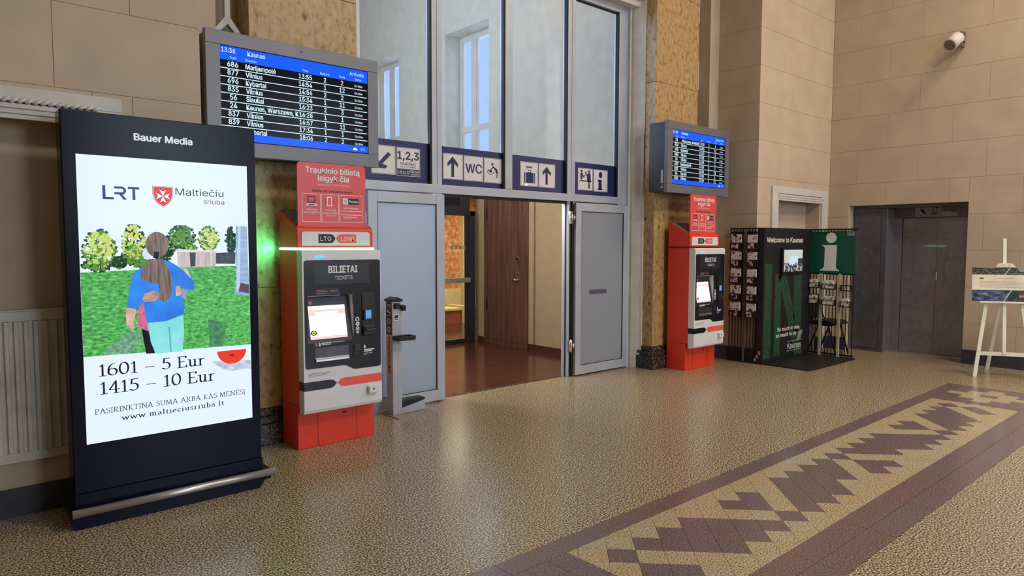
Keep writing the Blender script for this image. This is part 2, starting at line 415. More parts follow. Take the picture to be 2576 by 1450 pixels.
slab(8.82, 8.945, 1.663, 2.408, dark_tile, 'border_strip', .0012); slab(1.505, 1.63, 1.663, 2.408, dark_tile, 'border_strip', .0012)

# ---------------- front wall (the one with the partition); near parts at y=4.72, set back to 5.34 beside the pilasters
ZT = 7.2; YN = 4.72; YR = 5.34; XL = 1.465; XR = 8.475; XW = 10.6
g = G()
g.box(-7, -.45, YN+.006, 5.6, 0, ZT).box(.85, XL-.006, YN+.006, 5.6, 0, ZT).box(-.45, .85, YN+.006, 5.6, 2.31, ZT).box(-.45, .85, 4.87, 5.6, 0, 2.31)
g.box(XL-.006, 1.775, YR, 5.75, 0, ZT).box(1.775, 2.10, 5.60, 5.75, 0, ZT)
g.box(2.10, 3.0, 5.46, 5.75, 0, ZT)
g.box(7.12, 7.9, 5.46, 5.75, 0, ZT).box(7.9, 8.255, 5.60, 5.75, 0, ZT).box(8.255, XR+.006, YR, 5.75, 0, ZT)
g.box(3.0, 7.12, 5.62, 5.75, 4.78, ZT)
g.box(XR+.006, 9.0, YN+.006, 5.6, 0, ZT).box(9.0, 10.28, YN+.006, 5.6, 2.248, ZT).box(10.28, XW, YN+.006, 5.6, 0, ZT).box(9.0, 10.28, 4.93, 5.6, 0, 2.248)
wall_front = struct('wall_front', g, plaster, 'beige plaster wall scored into large blocks, with pilasters and the glazed entrance')
# scored plaster blocks, each proud of its joints
ZJ = [.052+.487*k for k in range(16)]
def blocks(parent, make, lo, hi, ja, jb, rows=range(0, 15), skip=None, name='plaster_block'):
    for r in rows:
        js = [lo]+[j for j in sorted(ja if r % 2 else jb) if lo+.08 < j < hi-.08]+[hi]
        for a, b in zip(js, js[1:]):
            for (aa, bb, za, zb) in (skip(a, b, ZJ[r], ZJ[r+1]) if skip else [(a, b, ZJ[r], ZJ[r+1])]):
                if bb-aa > .03 and zb-za > .03: obj(name, make(aa+.001, bb-.001, za+.001, zb-.001), plaster, parent, bevel=.002, seg=1)
def cut(x0, x1, zt):
    def f(a, b, za, zb):
        if b <= x0+.01 or a >= x1-.01 or za >= zt-.01: return [(a, b, za, zb)]
        out = []
        if a < x0: out.append((a, x0, za, zb))
        if b > x1: out.append((x1, b, za, zb))
        if zb > zt: out.append((max(a, x0), min(b, x1), zt, zb))
        return out
    return f
blocks(wall_front, lambda a, b, c, d: G().box(a, b, YN, YN+.012, c, d), -1.3, XL, [.665, -.25], [1.065, .15, -.75], skip=cut(-.45, .85, 2.31))
blocks(wall_front, lambda a, b, c, d: G().box(a, b, YN, YN+.012, c, d), XR, XW, [9.35, 10.2], [9.75], skip=cut(9.0, 10.28, 2.248))
blocks(wall_front, lambda a, b, c, d: G().box(XR, XR+.012, a, b, c, d), YN+.012, YR, [], [])
# ---------------- right wall with the lift opening
g = G().box(XW+.006, 11.6, -9, 0, 0, ZT).box(XW+.006, 11.6, 1.12, 2.88, 0, ZT).box(XW+.006, 11.6, .55, 1.2, 0, 1.3).box(XW+.006, 11.6, .55, 1.2, 6.1, ZT).box(XW+.006, 11.6, 0, .55, 0, ZT).box(XW+.006, 11.6, 4.42, 5.6, 0, ZT).box(XW+.006, 11.6, 2.88, 4.42, 2.165, ZT).box(11.35, 11.6, 2.88, 4.42, 0, 2.165)
wall_right = struct('wall_right', g, plaster, 'beige block-scored plaster wall with the lift')
blocks(wall_right, lambda a, b, c, d: G().box(XW, XW+.012, a, b, c, d), 1.2, YN, [4.33-.815*n for n in range(6)], [3.92-.815*n for n in range(5)], skip=cut(2.88, 4.42, 2.165))
# ---------------- far walls, ceiling (around and behind the viewer)
g = G().box(-7, 3.2, -9.4, -9, 0, ZT).box(6.0, 7.2, -9.4, -9, 0, ZT).box(10.0, XW, -9.4, -9, 0, ZT)
for a, b in ((3.2, 6.0), (7.2, 10.0)): g.box(a, b, -9.4, -9, 0, 1.4).box(a, b, -9.4, -9, 5.8, ZT)
struct('wall_back', g, plaster, 'plaster wall behind the viewer with two tall windows')
struct('wall_left', G().box(-7.3, -7, -9, 5.6, 0, ZT), plaster, 'plaster end wall of the hall')
struct('ceiling', G().box(-7, 11.6, -9.4, 5.75, ZT, ZT+.2), ceil_m, 'pale hall ceiling')
n = 0
for a, b in ((3.2, 6.0), (7.2, 10.0)):
    n += 1
    w = thing('window_%d' % n, 'tall hall window in the wall behind the viewer, ' + ('nearer the middle' if n == 1 else 'nearer the lift end'), 'window', ((a+b)/2, -9.2, 1.4), kind='structure')
    g = G().box(a, a+.08, -9.25, -9.15, 1.4, 5.8).box(b-.08, b, -9.25, -9.15, 1.4, 5.8).box(a, b, -9.25, -9.15, 1.4, 1.5).box(a, b, -9.25, -9.15, 5.7, 5.8)
    for z in (2.9, 4.3): g.box(a+.001, b-.001, -9.252, -9.148, z, z+.08)
    g.box((a+b)/2-.04, (a+b)/2+.04, -9.25, -9.15, 1.5, 5.7); obj('window_frame', g, white_trim, w)
    B('pane', win_glass, w, a+.08, b-.08, -9.21, -9.205, 1.5, 5.7)
w = thing('window_5', 'tall window in the right wall beyond the easel', 'window', (11.05, .72, 1.3), kind='structure')
g = G().box(11.08, 11.16, .55, .61, 1.3, 6.1).box(11.08, 11.16, 1.14, 1.2, 1.3, 6.1)
for z in (1.3, 2.6, 3.9, 5.0, 6.0): g.box(11.078, 11.162, .552, 1.198, z+.001, z+.089)
obj('window_frame', g, white_trim, w); B('pane', win_glass, w, 11.12, 11.125, .61, 1.14, 1.39, 6.0)
# ---------------- baseboards and trims
g = G().box(-7, -.45, YN-.025, YN, 0, .17).box(-.45, .85, 4.845, 4.87, 0, .165).box(.85, XL, YN-.025, YN, 0, .17)
struct('baseboard_front', g, base_dark, 'dark grey painted baseboard below the radiator')
g = G().box(XR-.025, XR, YN, YR, 0, .19).box(XR-.025, 9.0, YN-.025, YN, 0, .19).box(10.28, XW-.025, YN-.025, YN, 0, .19).box(9.0, 10.28, 4.905, 4.93, 0, .19).box(XW-.025, XW, .2, 2.88, 0, .19).box(XW-.025, XW, 4.42, YN, 0, .19)
struct('baseboard_right', g, base_dark, 'dark grey painted baseboard by the lift')
def surround(name, x0, x1, zt, w, label, rope):
    t = thing(name, label, 'trim', (x0, YN, 0), kind='structure')
    y = YN-.028
    B('head_board', white_trim, t, x0, x1, y, YN, zt-w*.55, zt, bevel=.004)
    for a, b in ((x0, x0+w), (x1-w, x1)): B('jamb_board', white_trim, t, a, b, y, YN, 0, zt-w*.55, bevel=.004)
    xa, xb = x0+w*.75, x1-w*.75
    for k in range(3): B('moulding', white_trim, t, xa, xb, y-.012+.008*k, y+.02, zt-w*.62-.028*(k+1), zt-w*.62-.028*k, bevel=.003)
    if rope:
        g = G(); n = int((xb-xa)/.036)
        for i in range(n):
            x = xa+.036*i; g.cyl((x, y-.010, zt-w*.60), (x+.036, y-.010, zt-w*.46), .011, 8)
        obj('rope_moulding', g, white_trim, t)
surround('trim_1', -.60, .998, 2.46, .15, 'white painted surround of the radiator niche with rope moulding', True)
surround('trim_2', 8.827, 10.482, 2.388, .17, 'white painted surround of the blind doorway behind the kiosk', False)
# moulded white jamb of the entrance opening
prof = [(6.955, 5.75), (6.955, 5.66), (6.985, 5.66), (6.99, 5.625), (7.045, 5.53), (7.055, 5.50), (7.12, 5.50), (7.12, 5.75)]
t = thing('trim_3', 'white stepped moulding framing the glazed entrance', 'trim', (7.0, 5.6, 0), kind='structure')
obj('jamb', G().prism(prof, .19, 4.78, 'z'), white_trim, t); obj('plinth', G().prism([(p[0]-.012, p[1]-.012) if p[1] < 5.7 else p for p in prof], 0, .19, 'z'), white_trim, t)
mir = [(9.97-p[0]+.03, p[1]) for p in prof]
obj('jamb', G().prism(mir, 0, 4.78, 'z'), white_trim, t)
obj('head', G().box(2.9, 7.12, 5.50, 5.75, 4.64, 4.80).box(2.98, 7.05, 5.56, 5.75, 4.56, 4.64), white_trim, t, bevel=.004)

# ---------------- pilasters
def pilaster(x0, x1, label):
    t = thing('pilaster', label, 'pilaster', (x0, YR, 0), kind='structure')
    for k, (e, za, zb) in enumerate(((.06, 0, .168), (.042, .168, .225), (.02, .225, .285))): B('base_course', black_granite, t, x0-e, x1+e, YR-e+.002, 5.60, za, zb, bevel=.006)
    zs = [.285, 1.25, 2.30, 3.62, 4.75, ZT]
    for a, b in zip(zs, zs[1:]): B('shaft_block', ochre, t, x0, x1, YR, 5.60, a+.0015, b-.0015, bevel=.003)
pilaster(2.02, 2.935, 'ochre marble pilaster behind the arrivals board')
pilaster(7.075, 7.985, 'ochre marble pilaster behind the departures board')
# ---------------- honeycomb lattices beside the pilasters
def lattice(x0, x1, label, y0):
    t = thing('lattice_grille', label, 'grille', (x0, y0, 2.0))
    c = (x0+x1)/2; y1 = y0+.045; w = .040
    for k in range(-2, 5):
        z = 3.29+.9*k
        zc0, zc1 = z, z+.32
        B('lattice_bar', white_trim, t, c-w/2, c+w/2, y0, y1, zc0, zc1)
        for s in (-1, 1):
            e = c+s*(x1-x0)/2
            ei = e-s*w
            obj('lattice_bar', G().prism([(c, zc0+.02), (c+s*w/2, zc0+.02), (e, zc0-.11), (e, zc0-.155), (c, zc0-.03)], y0-.0015-.0005*s, y1-.002), white_trim, t)
            obj('lattice_bar', G().prism([(c, zc1-.02), (c+s*w/2, zc1-.02), (e, zc1+.11), (e, zc1+.155), (c, zc1+.03)], y0-.0015-.0005*s, y1-.002), white_trim, t)
            B('lattice_bar', white_trim, t, min(e, ei), max(e, ei), y0, y1, zc1+.12, zc1+.46)
lattice(1.776, 2.012, 'white honeycomb lattice above the arrivals board beside the pilaster', 5.43)
lattice(7.99, 8.25, 'white honeycomb lattice strip right of the departures board pilaster', 5.505)

# ================================================================== GLAZED PARTITION
gp = thing('glazed_partition', 'grey aluminium partition with four tall panes over the open doorway', 'partition', (5.0, 5.72, 0))
YF0, YF1 = 5.69, 5.78
posts = [(2.97, 3.16), (3.944, 4.064), (5.87, 5.998), (6.787, 6.955)]
for a, b in posts: B('post', alu, gp, a, b, YF0, YF1, 0, 4.56, bevel=.004)
B('mullion', alu, gp, 4.904, 5.007, YF0, YF1, 2.19, 4.56, bevel=.004)
B('transom', alu, gp, 2.97, 6.955, YF0-.006, YF1, 2.10, 2.188, bevel=.004); B('top_rail', alu, gp, 2.97, 6.955, YF0-.004, YF1, 4.478, 4.56, bevel=.004)
for xx in (4.004, 5.934): B('post_seam', gasket, gp, xx-.002, xx+.002, YF0-.001, YF0+.002, 2.19, 4.478)
B('door_stop', gasket, gp, 4.064, 5.87, 5.71, 5.77, 2.072, 2.10)
PN = [(3.16, 3.944), (4.064, 4.904), (5.007, 5.87), (5.998, 6.787)]
for a, b in PN:
    B('pane', pane_glass, gp, a, b, 5.742, 5.748, 2.188, 4.478)
    g = G().box(b-.016, b, 5.70, 5.742, 2.188, 4.478).box(a, a+.010, 5.725, 5.742, 2.188, 4.478).box(a, b, 5.725, 5.742, 4.46, 4.478); obj('gasket', g, gasket, gp)
for (a, b), sm in ((PN[0], pane_glass), (PN[3], alu_dark)): B('side_panel', sm, gp, a, b, 5.742, 5.748, .0, 2.10)  # right one dark and opaque, added to keep backlight off its leaf
# black profiles of the hinge side and hinges
for a, b, y in ((5.862, 5.876, 5.705), (5.895, 5.915, 5.672), (5.93, 5.95, 5.668)): B('door_seal', gasket, gp, a, b, y, YF0+.03, .005, 2.10)
B('hinge_profile', alu, gp, 5.876, 5.895, 5.675, 5.72, .005, 2.10)
for z in (.30, 1.83):
    h = B('hinge', chrome, gp, 5.878, 5.925, 5.655, 5.69, z, z+.15, bevel=.004)
    obj('hinge_barrel', G().cyl((5.91, 5.65, z), (5.91, 5.65, z+.15), .014).cyl((5.945, 5.648, z+.045), (5.945, 5.648, z+.105), .016), chrome, h)
def leaf(name, x0, x1, label, plate):
    t = thing(name, label, 'door', (x0, 5.66, 0), kind='structure'); y0, y1 = 5.632, 5.672; w = .095
    B('stile', alu, t, x0, x0+w, y0, y1, .015, 2.085, bevel=.003); B('stile', alu, t, x1-w, x1, y0, y1, .015, 2.085, bevel=.003)
    B('rail', alu, t, x0+w, x1-w, y0, y1, .015, .125, bevel=.003); B('rail', alu, t, x0+w, x1-w, y0, y1, 1.985, 2.085, bevel=.003)
    p = B('frosted_panel', frost, t, x0+w, x1-w, y0+.012, y1-.012, .125, 1.985)
    g = G().box(x0+w, x0+w+.006, y0+.004, y0+.012, .125, 1.985).box(x1-w-.008, x1-w, y0+.002, y0+.012, .125, 1.985).box(x0+w, x1-w, y0+.004, y0+.012, .125, .131).box(x0+w, x1-w, y0+.004, y0+.012, 1.979, 1.985)
    obj('gasket', g, gasket, t)
    if plate: B('push_plate', mk('plum_plate', (84, 80, 100), .5), t, x0+.255, x0+.565, y0+.008, y0+.0118, .985, 1.035)
leaf('door_1', 3.19, 4.05, 'frosted glass door leaf folded back to the left of the doorway', False)
leaf('door_2', 5.965, 6.935, 'frosted glass door leaf folded back to the right with a dark strip', True)

# ================================================================== PASSAGE BEHIND THE PARTITION
YB = 8.8; XS = 6.98
pf = struct('floor', G().box(2.5, 11.2, YP, 14, -.08, -.012), grout, 'reddish brown tiled floor of the passage')
ty = [YP+.006+.34*k for k in range(10)]; tx = [3.0+.336*k for k in range(13)]
tmesh = None
for a in tx[:-1]:
    for b in ty[:-1]:
        obj('floor_tile', G().box(a+.0015, min(a+.336, XS)-.0015, b+.0015, b+.34-.0015, -.012, 0), brown_tile, pf)
obj('far_floor', G().box(2.5, 11.2, ty[-1], 14, -.012, 0).box(2.5, 3.0, YP, ty[-1], -.012, 0), brown_tile, pf, kind='stuff')
B('door_track', mk('threshold_strip', (70, 52, 42), .5), pf, 4.06, 5.87, YP-.004, YP+.05, -.004, .003)
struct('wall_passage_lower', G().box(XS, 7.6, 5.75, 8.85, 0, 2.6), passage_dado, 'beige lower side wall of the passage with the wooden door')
g = G()
g.box(XS, 7.36, 5.75, 8.5, 2.6, 6.6).box(XS, 7.36, 8.5, 9.66, 2.6, 2.75).box(XS, 7.36, 8.5, 9.66, 5.12, 6.6).box(XS, 7.36, 9.66, 11.13, 2.6, 6.6)
g.box(XS, 7.36, 11.13, 12.3, 2.6, 3.6).box(XS, 7.36, 11.13, 12.3, 5.12, 6.6).box(XS, 7.36, 12.3, 14, 2.6, 6.6)
wp = struct('wall_passage', g, passage_wall, 'white upper side wall of the passage with high windows')
struct('wall_passage_left', G().box(2.3, 2.5, 5.75, 14, 0, 3.4).box(2.3, 2.5, 5.75, 14, 5.8, 6.6).box(2.3, 2.5, 5.75, 6.9, 3.4, 5.8).box(2.3, 2.5, 10.3, 14, 3.4, 5.8), passage_wall, 'cream left wall of the passage')
struct('wall_passage_end', G().box(2.5, 7.6, 14, 14.2, 2.6, 6.6), passage_wall, 'pale upper end wall of the passage')
struct('ceiling_passage', G().box(2.3, 7.6, 5.76, 14.2, 6.6, 6.75), ceil_m, 'pale ceiling of the passage')
struct('ceiling_lobby', G().box(2.5, 11.2, 8.86, 14, 2.6, 2.7).box(7.6, 11.2, 8.7, 8.86, 0, 2.7).box(11.2, 11.3, 8.7, 14, 0, 2.7), ceil_m, 'low ceiling of the lobby behind the glass door')
n = 2
for (ya, yb, za, zb) in ((8.5, 9.66, 2.75, 5.12), (11.13, 12.3, 3.6, 5.12)):
    n += 1
    w = thing('window_%d' % n, 'white casement window high in the passage wall, ' + ('nearer, showing pale sky' if n == 3 else 'farther and smaller'), 'window', (7.3, ya, za), kind='structure')
    x0, x1 = 7.29, 7.35; ym = ya+.76
    g = G().box(x0, x1, ya, ya+.06, za, zb).box(x0, x1, yb-.06, yb, za, zb).box(x0-.002, x1+.002, ya+.001, yb-.001, za+.001, za+.06).box(x0-.002, x1+.002, ya+.001, yb-.001, zb-.10, zb-.001).box(x0, x1, ym-.05, ym+.05, za, zb)
    g.box(x0-.002, x1+.002, ya+.001, yb-.001, 3.50, 3.60) if za < 3 else None
    obj('window_frame', g, white_trim, w); 
    g = G()
    for a, b in ((ya+.06, ym-.05), (ym+.05, yb-.06)): g.box(x0+.01, x0+.03, a, a+.05, za+.06, zb-.1).box(x0+.01, x0+.03, b-.05, b, za+.06, zb-.1)
    obj('sash', g, white_trim, w)
    B('pane', win_glass, w, 7.32, 7.325, ya+.06, yb-.06, za+.06, zb-.1)
    B('window_sill', white_trim, w, 7.18, 7.29, ya, yb, za, za+.03)
# baseboards and corner strip
struct('baseboard_passage', G().box(XS-.02, XS, 5.78, 7.53, 0, .09).box(XS-.02, XS, 8.56, 8.76, 0, .09), brown_base, 'brown baseboard in the passage')
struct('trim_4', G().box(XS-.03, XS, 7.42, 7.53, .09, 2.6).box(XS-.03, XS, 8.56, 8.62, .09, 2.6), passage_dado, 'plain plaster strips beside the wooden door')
# wooden door
d = thing('door_3', 'brown wood-grain door with two locks and a lever handle in the passage', 'door', (6.96, 8.04, 0), kind='structure')
B('door_frame', wood, d, 6.925, XS, 7.53, 7.60, 0, 2.42, bevel=.003); B('door_frame', wood, d, 6.925, XS, 8.49, 8.56, 0, 2.42, bevel=.003); B('door_frame', wood, d, 6.925, XS, 7.60, 8.49, 2.36, 2.42, bevel=.003); B('door_frame', wood, d, 6.925, XS, 7.60, 8.49, 0, .07, bevel=.003)
dl = B('door_leaf', wood, d, 6.932, 6.97, 7.606, 8.484, .074, 2.354, bevel=.003)
obj('lock_plate', G().cyl((6.932, 7.755, 1.375), (6.918, 7.755, 1.375), .03).cyl((6.932, 7.755, 1.345), (6.918, 7.755, 1.345), .03), chrome, dl)
obj('lock_cylinder', G().cyl((6.932, 7.75, 1.155), (6.92, 7.75, 1.155), .024), chrome, dl)
obj('lever_handle', G().cyl((6.932, 7.75, 1.045), (6.90, 7.75, 1.045), .022).cyl((6.895, 7.75, 1.045), (6.895, 7.86, 1.045), .010), chrome, dl)
obj('peephole', G().cyl((6.932, 8.06, 1.51), (6.926, 8.06, 1.51), .012), chrome, dl)
for z in (.55, 1.98): B('hinge', gasket, d, 6.915, 6.93, 8.478, 8.492, z, z+.17)
# anthracite glazed screen with glass door
d = thing('door_4', 'dark grey framed glass door at the end of the passage', 'door', (6.2, YB, 0), kind='structure')
for (a, b, c, e) in ((6.80, 6.90, 0, 2.11), (4.0, 6.90, 2.04, 2.12), (4.0, 6.80, 0, .07)): B('frame_bar', alu_dark, d, a, b, YB-.05, YB+.02, c, e, bevel=.004)
for (a, b, c, e) in ((6.73, 6.795, .07, 2.04), (5.6, 5.67, .07, 2.04)): B('leaf_stile', alu_dark, d, a, b, YB-.03, YB+.02, c, e, bevel=.003)
for (a, b, c, e) in ((6.62, 6.80, 2.12, 2.62), (4.0, 6.62, 2.55, 2.62), (4.0, 6.62, 2.12, 2.19)): B('upper_bar', alu_dark, d, a, b, YB-.04, YB+.02, c, e, bevel=.003)
B('upper_panel', mk('dark_navy_glass', (16, 18, 40), .15), d, 4.0, 6.62, YB-.01, YB+.0, 2.19, 2.55)
B('pane', win_glass, d, 4.0, 6.73, YB-.008, YB-.002, .07, 2.04)
B('push_bar', mk('push_bar', (150, 152, 120), .4), d, 5.7, 6.79, YB-.07, YB-.045, .97, 1.05, bevel=.004)
g = G()
for k in range(4): g.rect(6.42+.09*k, 6.48+.09*k, 1.505, 1.56, YB-.009)
obj('glass_marking', g, print_grey, d)
# lobby behind: pink marble wall, stone plinth, bench and cream pier
lw = thing('wall_lobby', 'pink marble wall of the lobby seen through the glass door', 'wall', (8.5, 12, 0), kind='structure')
B('marble_slab', pink_marble, lw, 7.0, 9.02, 12.0, 12.2, .62, 1.8); B('marble_slab', pink_marble, lw, 7.0, 9.02, 12.0, 12.2, 1.803, 2.6); B('marble_slab', pink_marble, lw, 9.2, 11.2, 12.0, 12.2, .62, 2.6)
B('stone_plinth', cream_paint, lw, 7.0, 11.2, 11.97, 12.2, .16, .62); B('skirting', brown_base, lw, 7.0, 11.2, 11.94, 12.2, 0, .16)
B('pier', cream_paint, lw, 9.02, 9.2, 11.85, 12.2, 0, 2.6)
B('back_part', pink_marble, lw, 2.5, 7.0, 13.9, 14, 0, 2.6)
area('lobby_fill', (8.3, 10.4, 2.55), (8.3, 10.4, 0), 1.0, 1.0, 90, (1, .84, .60))  # added unseen fill that warms the pink marble
area('passage_fill', (5.0, 5.98, 2.36), (6.3, 8.0, .6), .7, .25, 24, (1, .82, .58))  # added warm fill hidden behind the sign film, lights the lower passage
area('passage_fill', (3.35, 7.6, 2.5), (3.6, 5.7, 1.25), .8, .8, 52, (.86, .93, 1))  # added cool fill, out of view, makes the left door leaf glow from behind
b = thing('lobby_bench', 'low stone bench with reddish front in the lobby', 'bench', (8.0, 11.2, 0))
B('bench_front', mk('bench_red', (176, 96, 66), .5), b, 7.4, 8.30, 11.0, 11.5, 0, .26); B('bench_top', cream_paint, b, 7.38, 8.32, 10.98, 11.52, .26, .30); B('bench_end', cream_paint, b, 8.32, 8.46, 10.98, 11.52, 0, .34)

# ================================================================== ADVERTISING TOTEM
TX = .642; TYF = 4.44
tt = thing('advertising_totem', 'tall black advertising totem with a glowing screen beside the radiator', 'totem', (1.17, 4.5, 0))
B('body', totem_black, tt, TX, 1.70, TYF, 4.575, .09, 2.327, bevel=.008)
B('glass_front', totem_black, tt, TX+.004, 1.696, TYF-.008, TYF, .19, 2.323, bevel=.002)
obj('foot', G().prism([(TX-.01, .0), (1.66, .0), (1.70, .05), (1.735, .05), (1.755, .10), (TX-.03, .10)], 4.385, 4.64), totem_black, tt)
B('kick_panel', totem_black, tt, TX, 1.70, TYF-.02, TYF, .10, .188, bevel=.002)
obj('kick_bar', G().cyl((TX-.022, 4.380, .095), (1.765, 4.380, .095), .024, 24), steel, tt)
T(tt, em('totem_logo', (226, 228, 236), .9), TYF-.0085, ('Bauer Media', TX+.36, TX+.675, 2.190, .038, .03))
sc = B('screen', E_white, tt, TX+.068, TX+1.0, TYF-.0095, TYF-.008, .463, 2.087)
ART = {
 'grass':[(0.069, 1.434), (0.35, 1.443), (0.57, 1.45), (0.794, 1.454), (0.921, 1.455), (0.996, 1.453), (1.0, 0.944), (0.068, 0.962)],
 'house':[(0.921, 1.705), (0.992, 1.705), (0.995, 1.256), (0.901, 1.279), (0.918, 1.342), (0.916, 1.467)],
 'pipe':[(0.936, 1.704), (0.952, 1.704), (0.938, 1.341), (0.923, 1.291), (0.914, 1.298)],
 'steps':[(0.943, 1.347), (0.996, 1.332), (0.996, 1.275), (0.93, 1.291)],
 'shed':[(0.573, 1.548), (0.796, 1.548), (0.791, 1.454), (0.573, 1.45)],
 'roof':[(0.565, 1.561), (0.808, 1.554), (0.803, 1.542), (0.57, 1.546)],
 'sdoor':[(0.642, 1.541), (0.677, 1.541), (0.671, 1.457), (0.644, 1.456)],
 'hedge':[(0.796, 1.537), (0.917, 1.542), (0.912, 1.467), (0.794, 1.471)],
 'dpath':[(0.738, 1.127), (0.821, 1.102), (0.843, 1.032), (0.823, 0.952), (0.745, 0.953), (0.742, 1.04)],
 'lpath':[(0.278, 1.08), (0.371, 1.084), (0.38, 1.042), (0.305, 0.962), (0.164, 0.963), (0.205, 1.012)],
 'pony':[(0.431, 1.505), (0.487, 1.507), (0.515, 1.457), (0.533, 1.403), (0.537, 1.344), (0.529, 1.279), (0.493, 1.245), (0.464, 1.265), (0.468, 1.323), (0.461, 1.359), (0.442, 1.365), (0.416, 1.366), (0.385, 1.379), (0.365, 1.397), (0.378, 1.451), (0.406, 1.488)],
 'tie':[(0.443, 1.549), (0.472, 1.546), (0.465, 1.502), (0.439, 1.511)],
 'sweater':[(0.356, 1.443), (0.393, 1.471), (0.43, 1.494), (0.5, 1.498), (0.543, 1.48), (0.576, 1.456), (0.608, 1.425), (0.647, 1.382), (0.666, 1.357), (0.662, 1.315), (0.645, 1.31), (0.6, 1.327), (0.586, 1.318), (0.593, 1.276), (0.602, 1.209), (0.596, 1.167), (0.517, 1.137), (0.43, 1.126), (0.396, 1.131), (0.384, 1.187), (0.381, 1.246), (0.371, 1.252), (0.349, 1.213), (0.29, 1.228), (0.305, 1.307), (0.318, 1.375), (0.334, 1.421)],
 'arm':[(0.29, 1.228), (0.341, 1.213), (0.329, 1.156), (0.323, 1.137), (0.329, 1.116), (0.319, 1.091), (0.299, 1.101), (0.286, 1.131), (0.286, 1.194)],
 'hand':[(0.388, 1.303), (0.436, 1.319), (0.465, 1.3), (0.461, 1.271), (0.434, 1.252), (0.376, 1.255), (0.374, 1.275)],
 'hand2':[(0.556, 1.337), (0.578, 1.344), (0.591, 1.3), (0.579, 1.281), (0.557, 1.281)],
 'watch':[(0.591, 1.315), (0.622, 1.314), (0.612, 1.269), (0.586, 1.269)],
 'shoulder':[(0.603, 1.443), (0.628, 1.437), (0.649, 1.379), (0.624, 1.395)],
 'pink':[(0.357, 1.23), (0.381, 1.246), (0.387, 1.187), (0.4, 1.081), (0.374, 1.092), (0.345, 1.115)],
 'leg':[(0.364, 1.105), (0.4, 1.081), (0.433, 0.946), (0.385, 0.948), (0.374, 1.025)],
 'pants':[(0.398, 1.129), (0.5, 1.133), (0.595, 1.166), (0.597, 1.053), (0.585, 0.942), (0.435, 0.943), (0.411, 1.016)],
 'crease':[(0.51, 1.096), (0.519, 1.095), (0.523, 0.945), (0.516, 0.945)],
 'cap':[(0.38, 1.535), (0.39, 1.563), (0.409, 1.581), (0.42, 1.5), (0.391, 1.506)],
}
def lay(k): return TYF-.0100-.0004*k
def pic(name, keys, mat, k):
    g = G()
    for q in ([keys] if isinstance(keys, str) else keys): g.flat([(TX+a, b) for a, b in ART[q]], lay(k))
    return obj('picture_'+name, g, mat, sc)
def ems(name, a, b, scale, st=(1, 1, 1)): return speck(name, [(.34, a), (.66, b)], scale, .4, detail=5., emit=1., stretch=st)
pg = speck('picture_grass', [(.30, (24, 76, 34)), (.45, (48, 142, 54)), (.58, (84, 192, 78)), (.72, (160, 220, 120))], 60, .4, detail=7., emit=.9, stretch=(.6, 1, 1.3),
           alt=[(.30, (50, 120, 50)), (.45, (70, 186, 84)), (.58, (104, 214, 110)), (.72, (190, 226, 150))], scale2=5.)
pic('grass', 'grass', pg, 0)
pic('path', ['lpath'], ems('picture_track', (60, 130, 80), (140, 180, 160), 40), 1); pic('path', ['dpath'], ems('picture_track_dark', (44, 96, 84), (74, 150, 80), 40), 1)
def blob(name, cx, cz, rx, rz, n, r, mat, k, squash=1.):
    g = G()
    for i in range(n):
        a = random.uniform(0, 2*math.pi); q = math.sqrt(random.random()); w = 1-.25*abs(math.sin(a))*q
        x, z, rr = TX+cx+rx*q*w*math.cos(a), cz+rz*q*math.sin(a), r*random.uniform(.5, 1.2); a0 = random.uniform(0, 6)
        m = random.choice((5, 6, 7))
        x = min(max(x, TX+.068+rr*1.4), TX+1.0-rr*1.4); z = min(z, 1.706-rr*.4)
        g.flat([(x+rr*random.uniform(.6, 1.3)*math.cos(a0+2*math.pi*i2/m), min(z+rr*random.uniform(.5, 1.2)*math.sin(a0+2*math.pi*i2/m), 1.706)) for i2 in range(m)], lay(k))
    return obj('picture_'+name, g, mat, sc, kind='stuff')
F1, F2, F3, F4 = em('leaf_yellow', (206, 220, 120)), em('leaf_green', (96, 150, 66)), em('leaf_dark', (36, 72, 50)), em('leaf_blue', (60, 96, 92))
for (cx, cz, rx, rz, n, ms) in ((.165, 1.555, .092, .125, 150, (F3, F2, F1)), (.34, 1.60, .07, .115, 110, (F2, F3, F1)), (.36, 1.50, .06, .05, 40, (F3, F2, F2)), (.60, 1.635, .085, .075, 110, (F4, F3, F2)), (.755, 1.625, .065, .08, 70, (F4, F2, F1)), (.89, 1.615, .035, .09, 60, (F3, F4, F3)), (.14, 1.475, .08, .03, 40, (F3, F3, F2)), (.26, 1.485, .05, .035, 50, (F3, F2, F3)), (.33, 1.53, .06, .06, 60, (F3, F3, F2)), (.52, 1.56, .05, .05, 50, (F3, F2, F3)), (.50, 1.50, .03, .05, 30, (F3, F4, F3)), (.655, 1.565, .04, .02, 16, (F2, F1, F2))):
    for i, m in enumerate(ms): blob('foliage', cx, cz-.01*i+.012*i, rx*(1-.06*i), rz*(1-.06*i), int(n*1.0), .0100, m, 1+i)
g = G().flat([(TX+.163, 1.435), (TX+.172, 1.435), (TX+.170, 1.50), (TX+.166, 1.50)], lay(4)).flat([(TX+.203, 1.443), (TX+.213, 1.443), (TX+.222, 1.49), (TX+.205, 1.47), (TX+.190, 1.495), (TX+.2, 1.46)], lay(4)); obj('picture_trunk', g, em('trunk', (70, 56, 44)), sc)
pic('hedge', 'hedge', ems('picture_hedge', (28, 34, 52), (66, 78, 92), 40), 4)
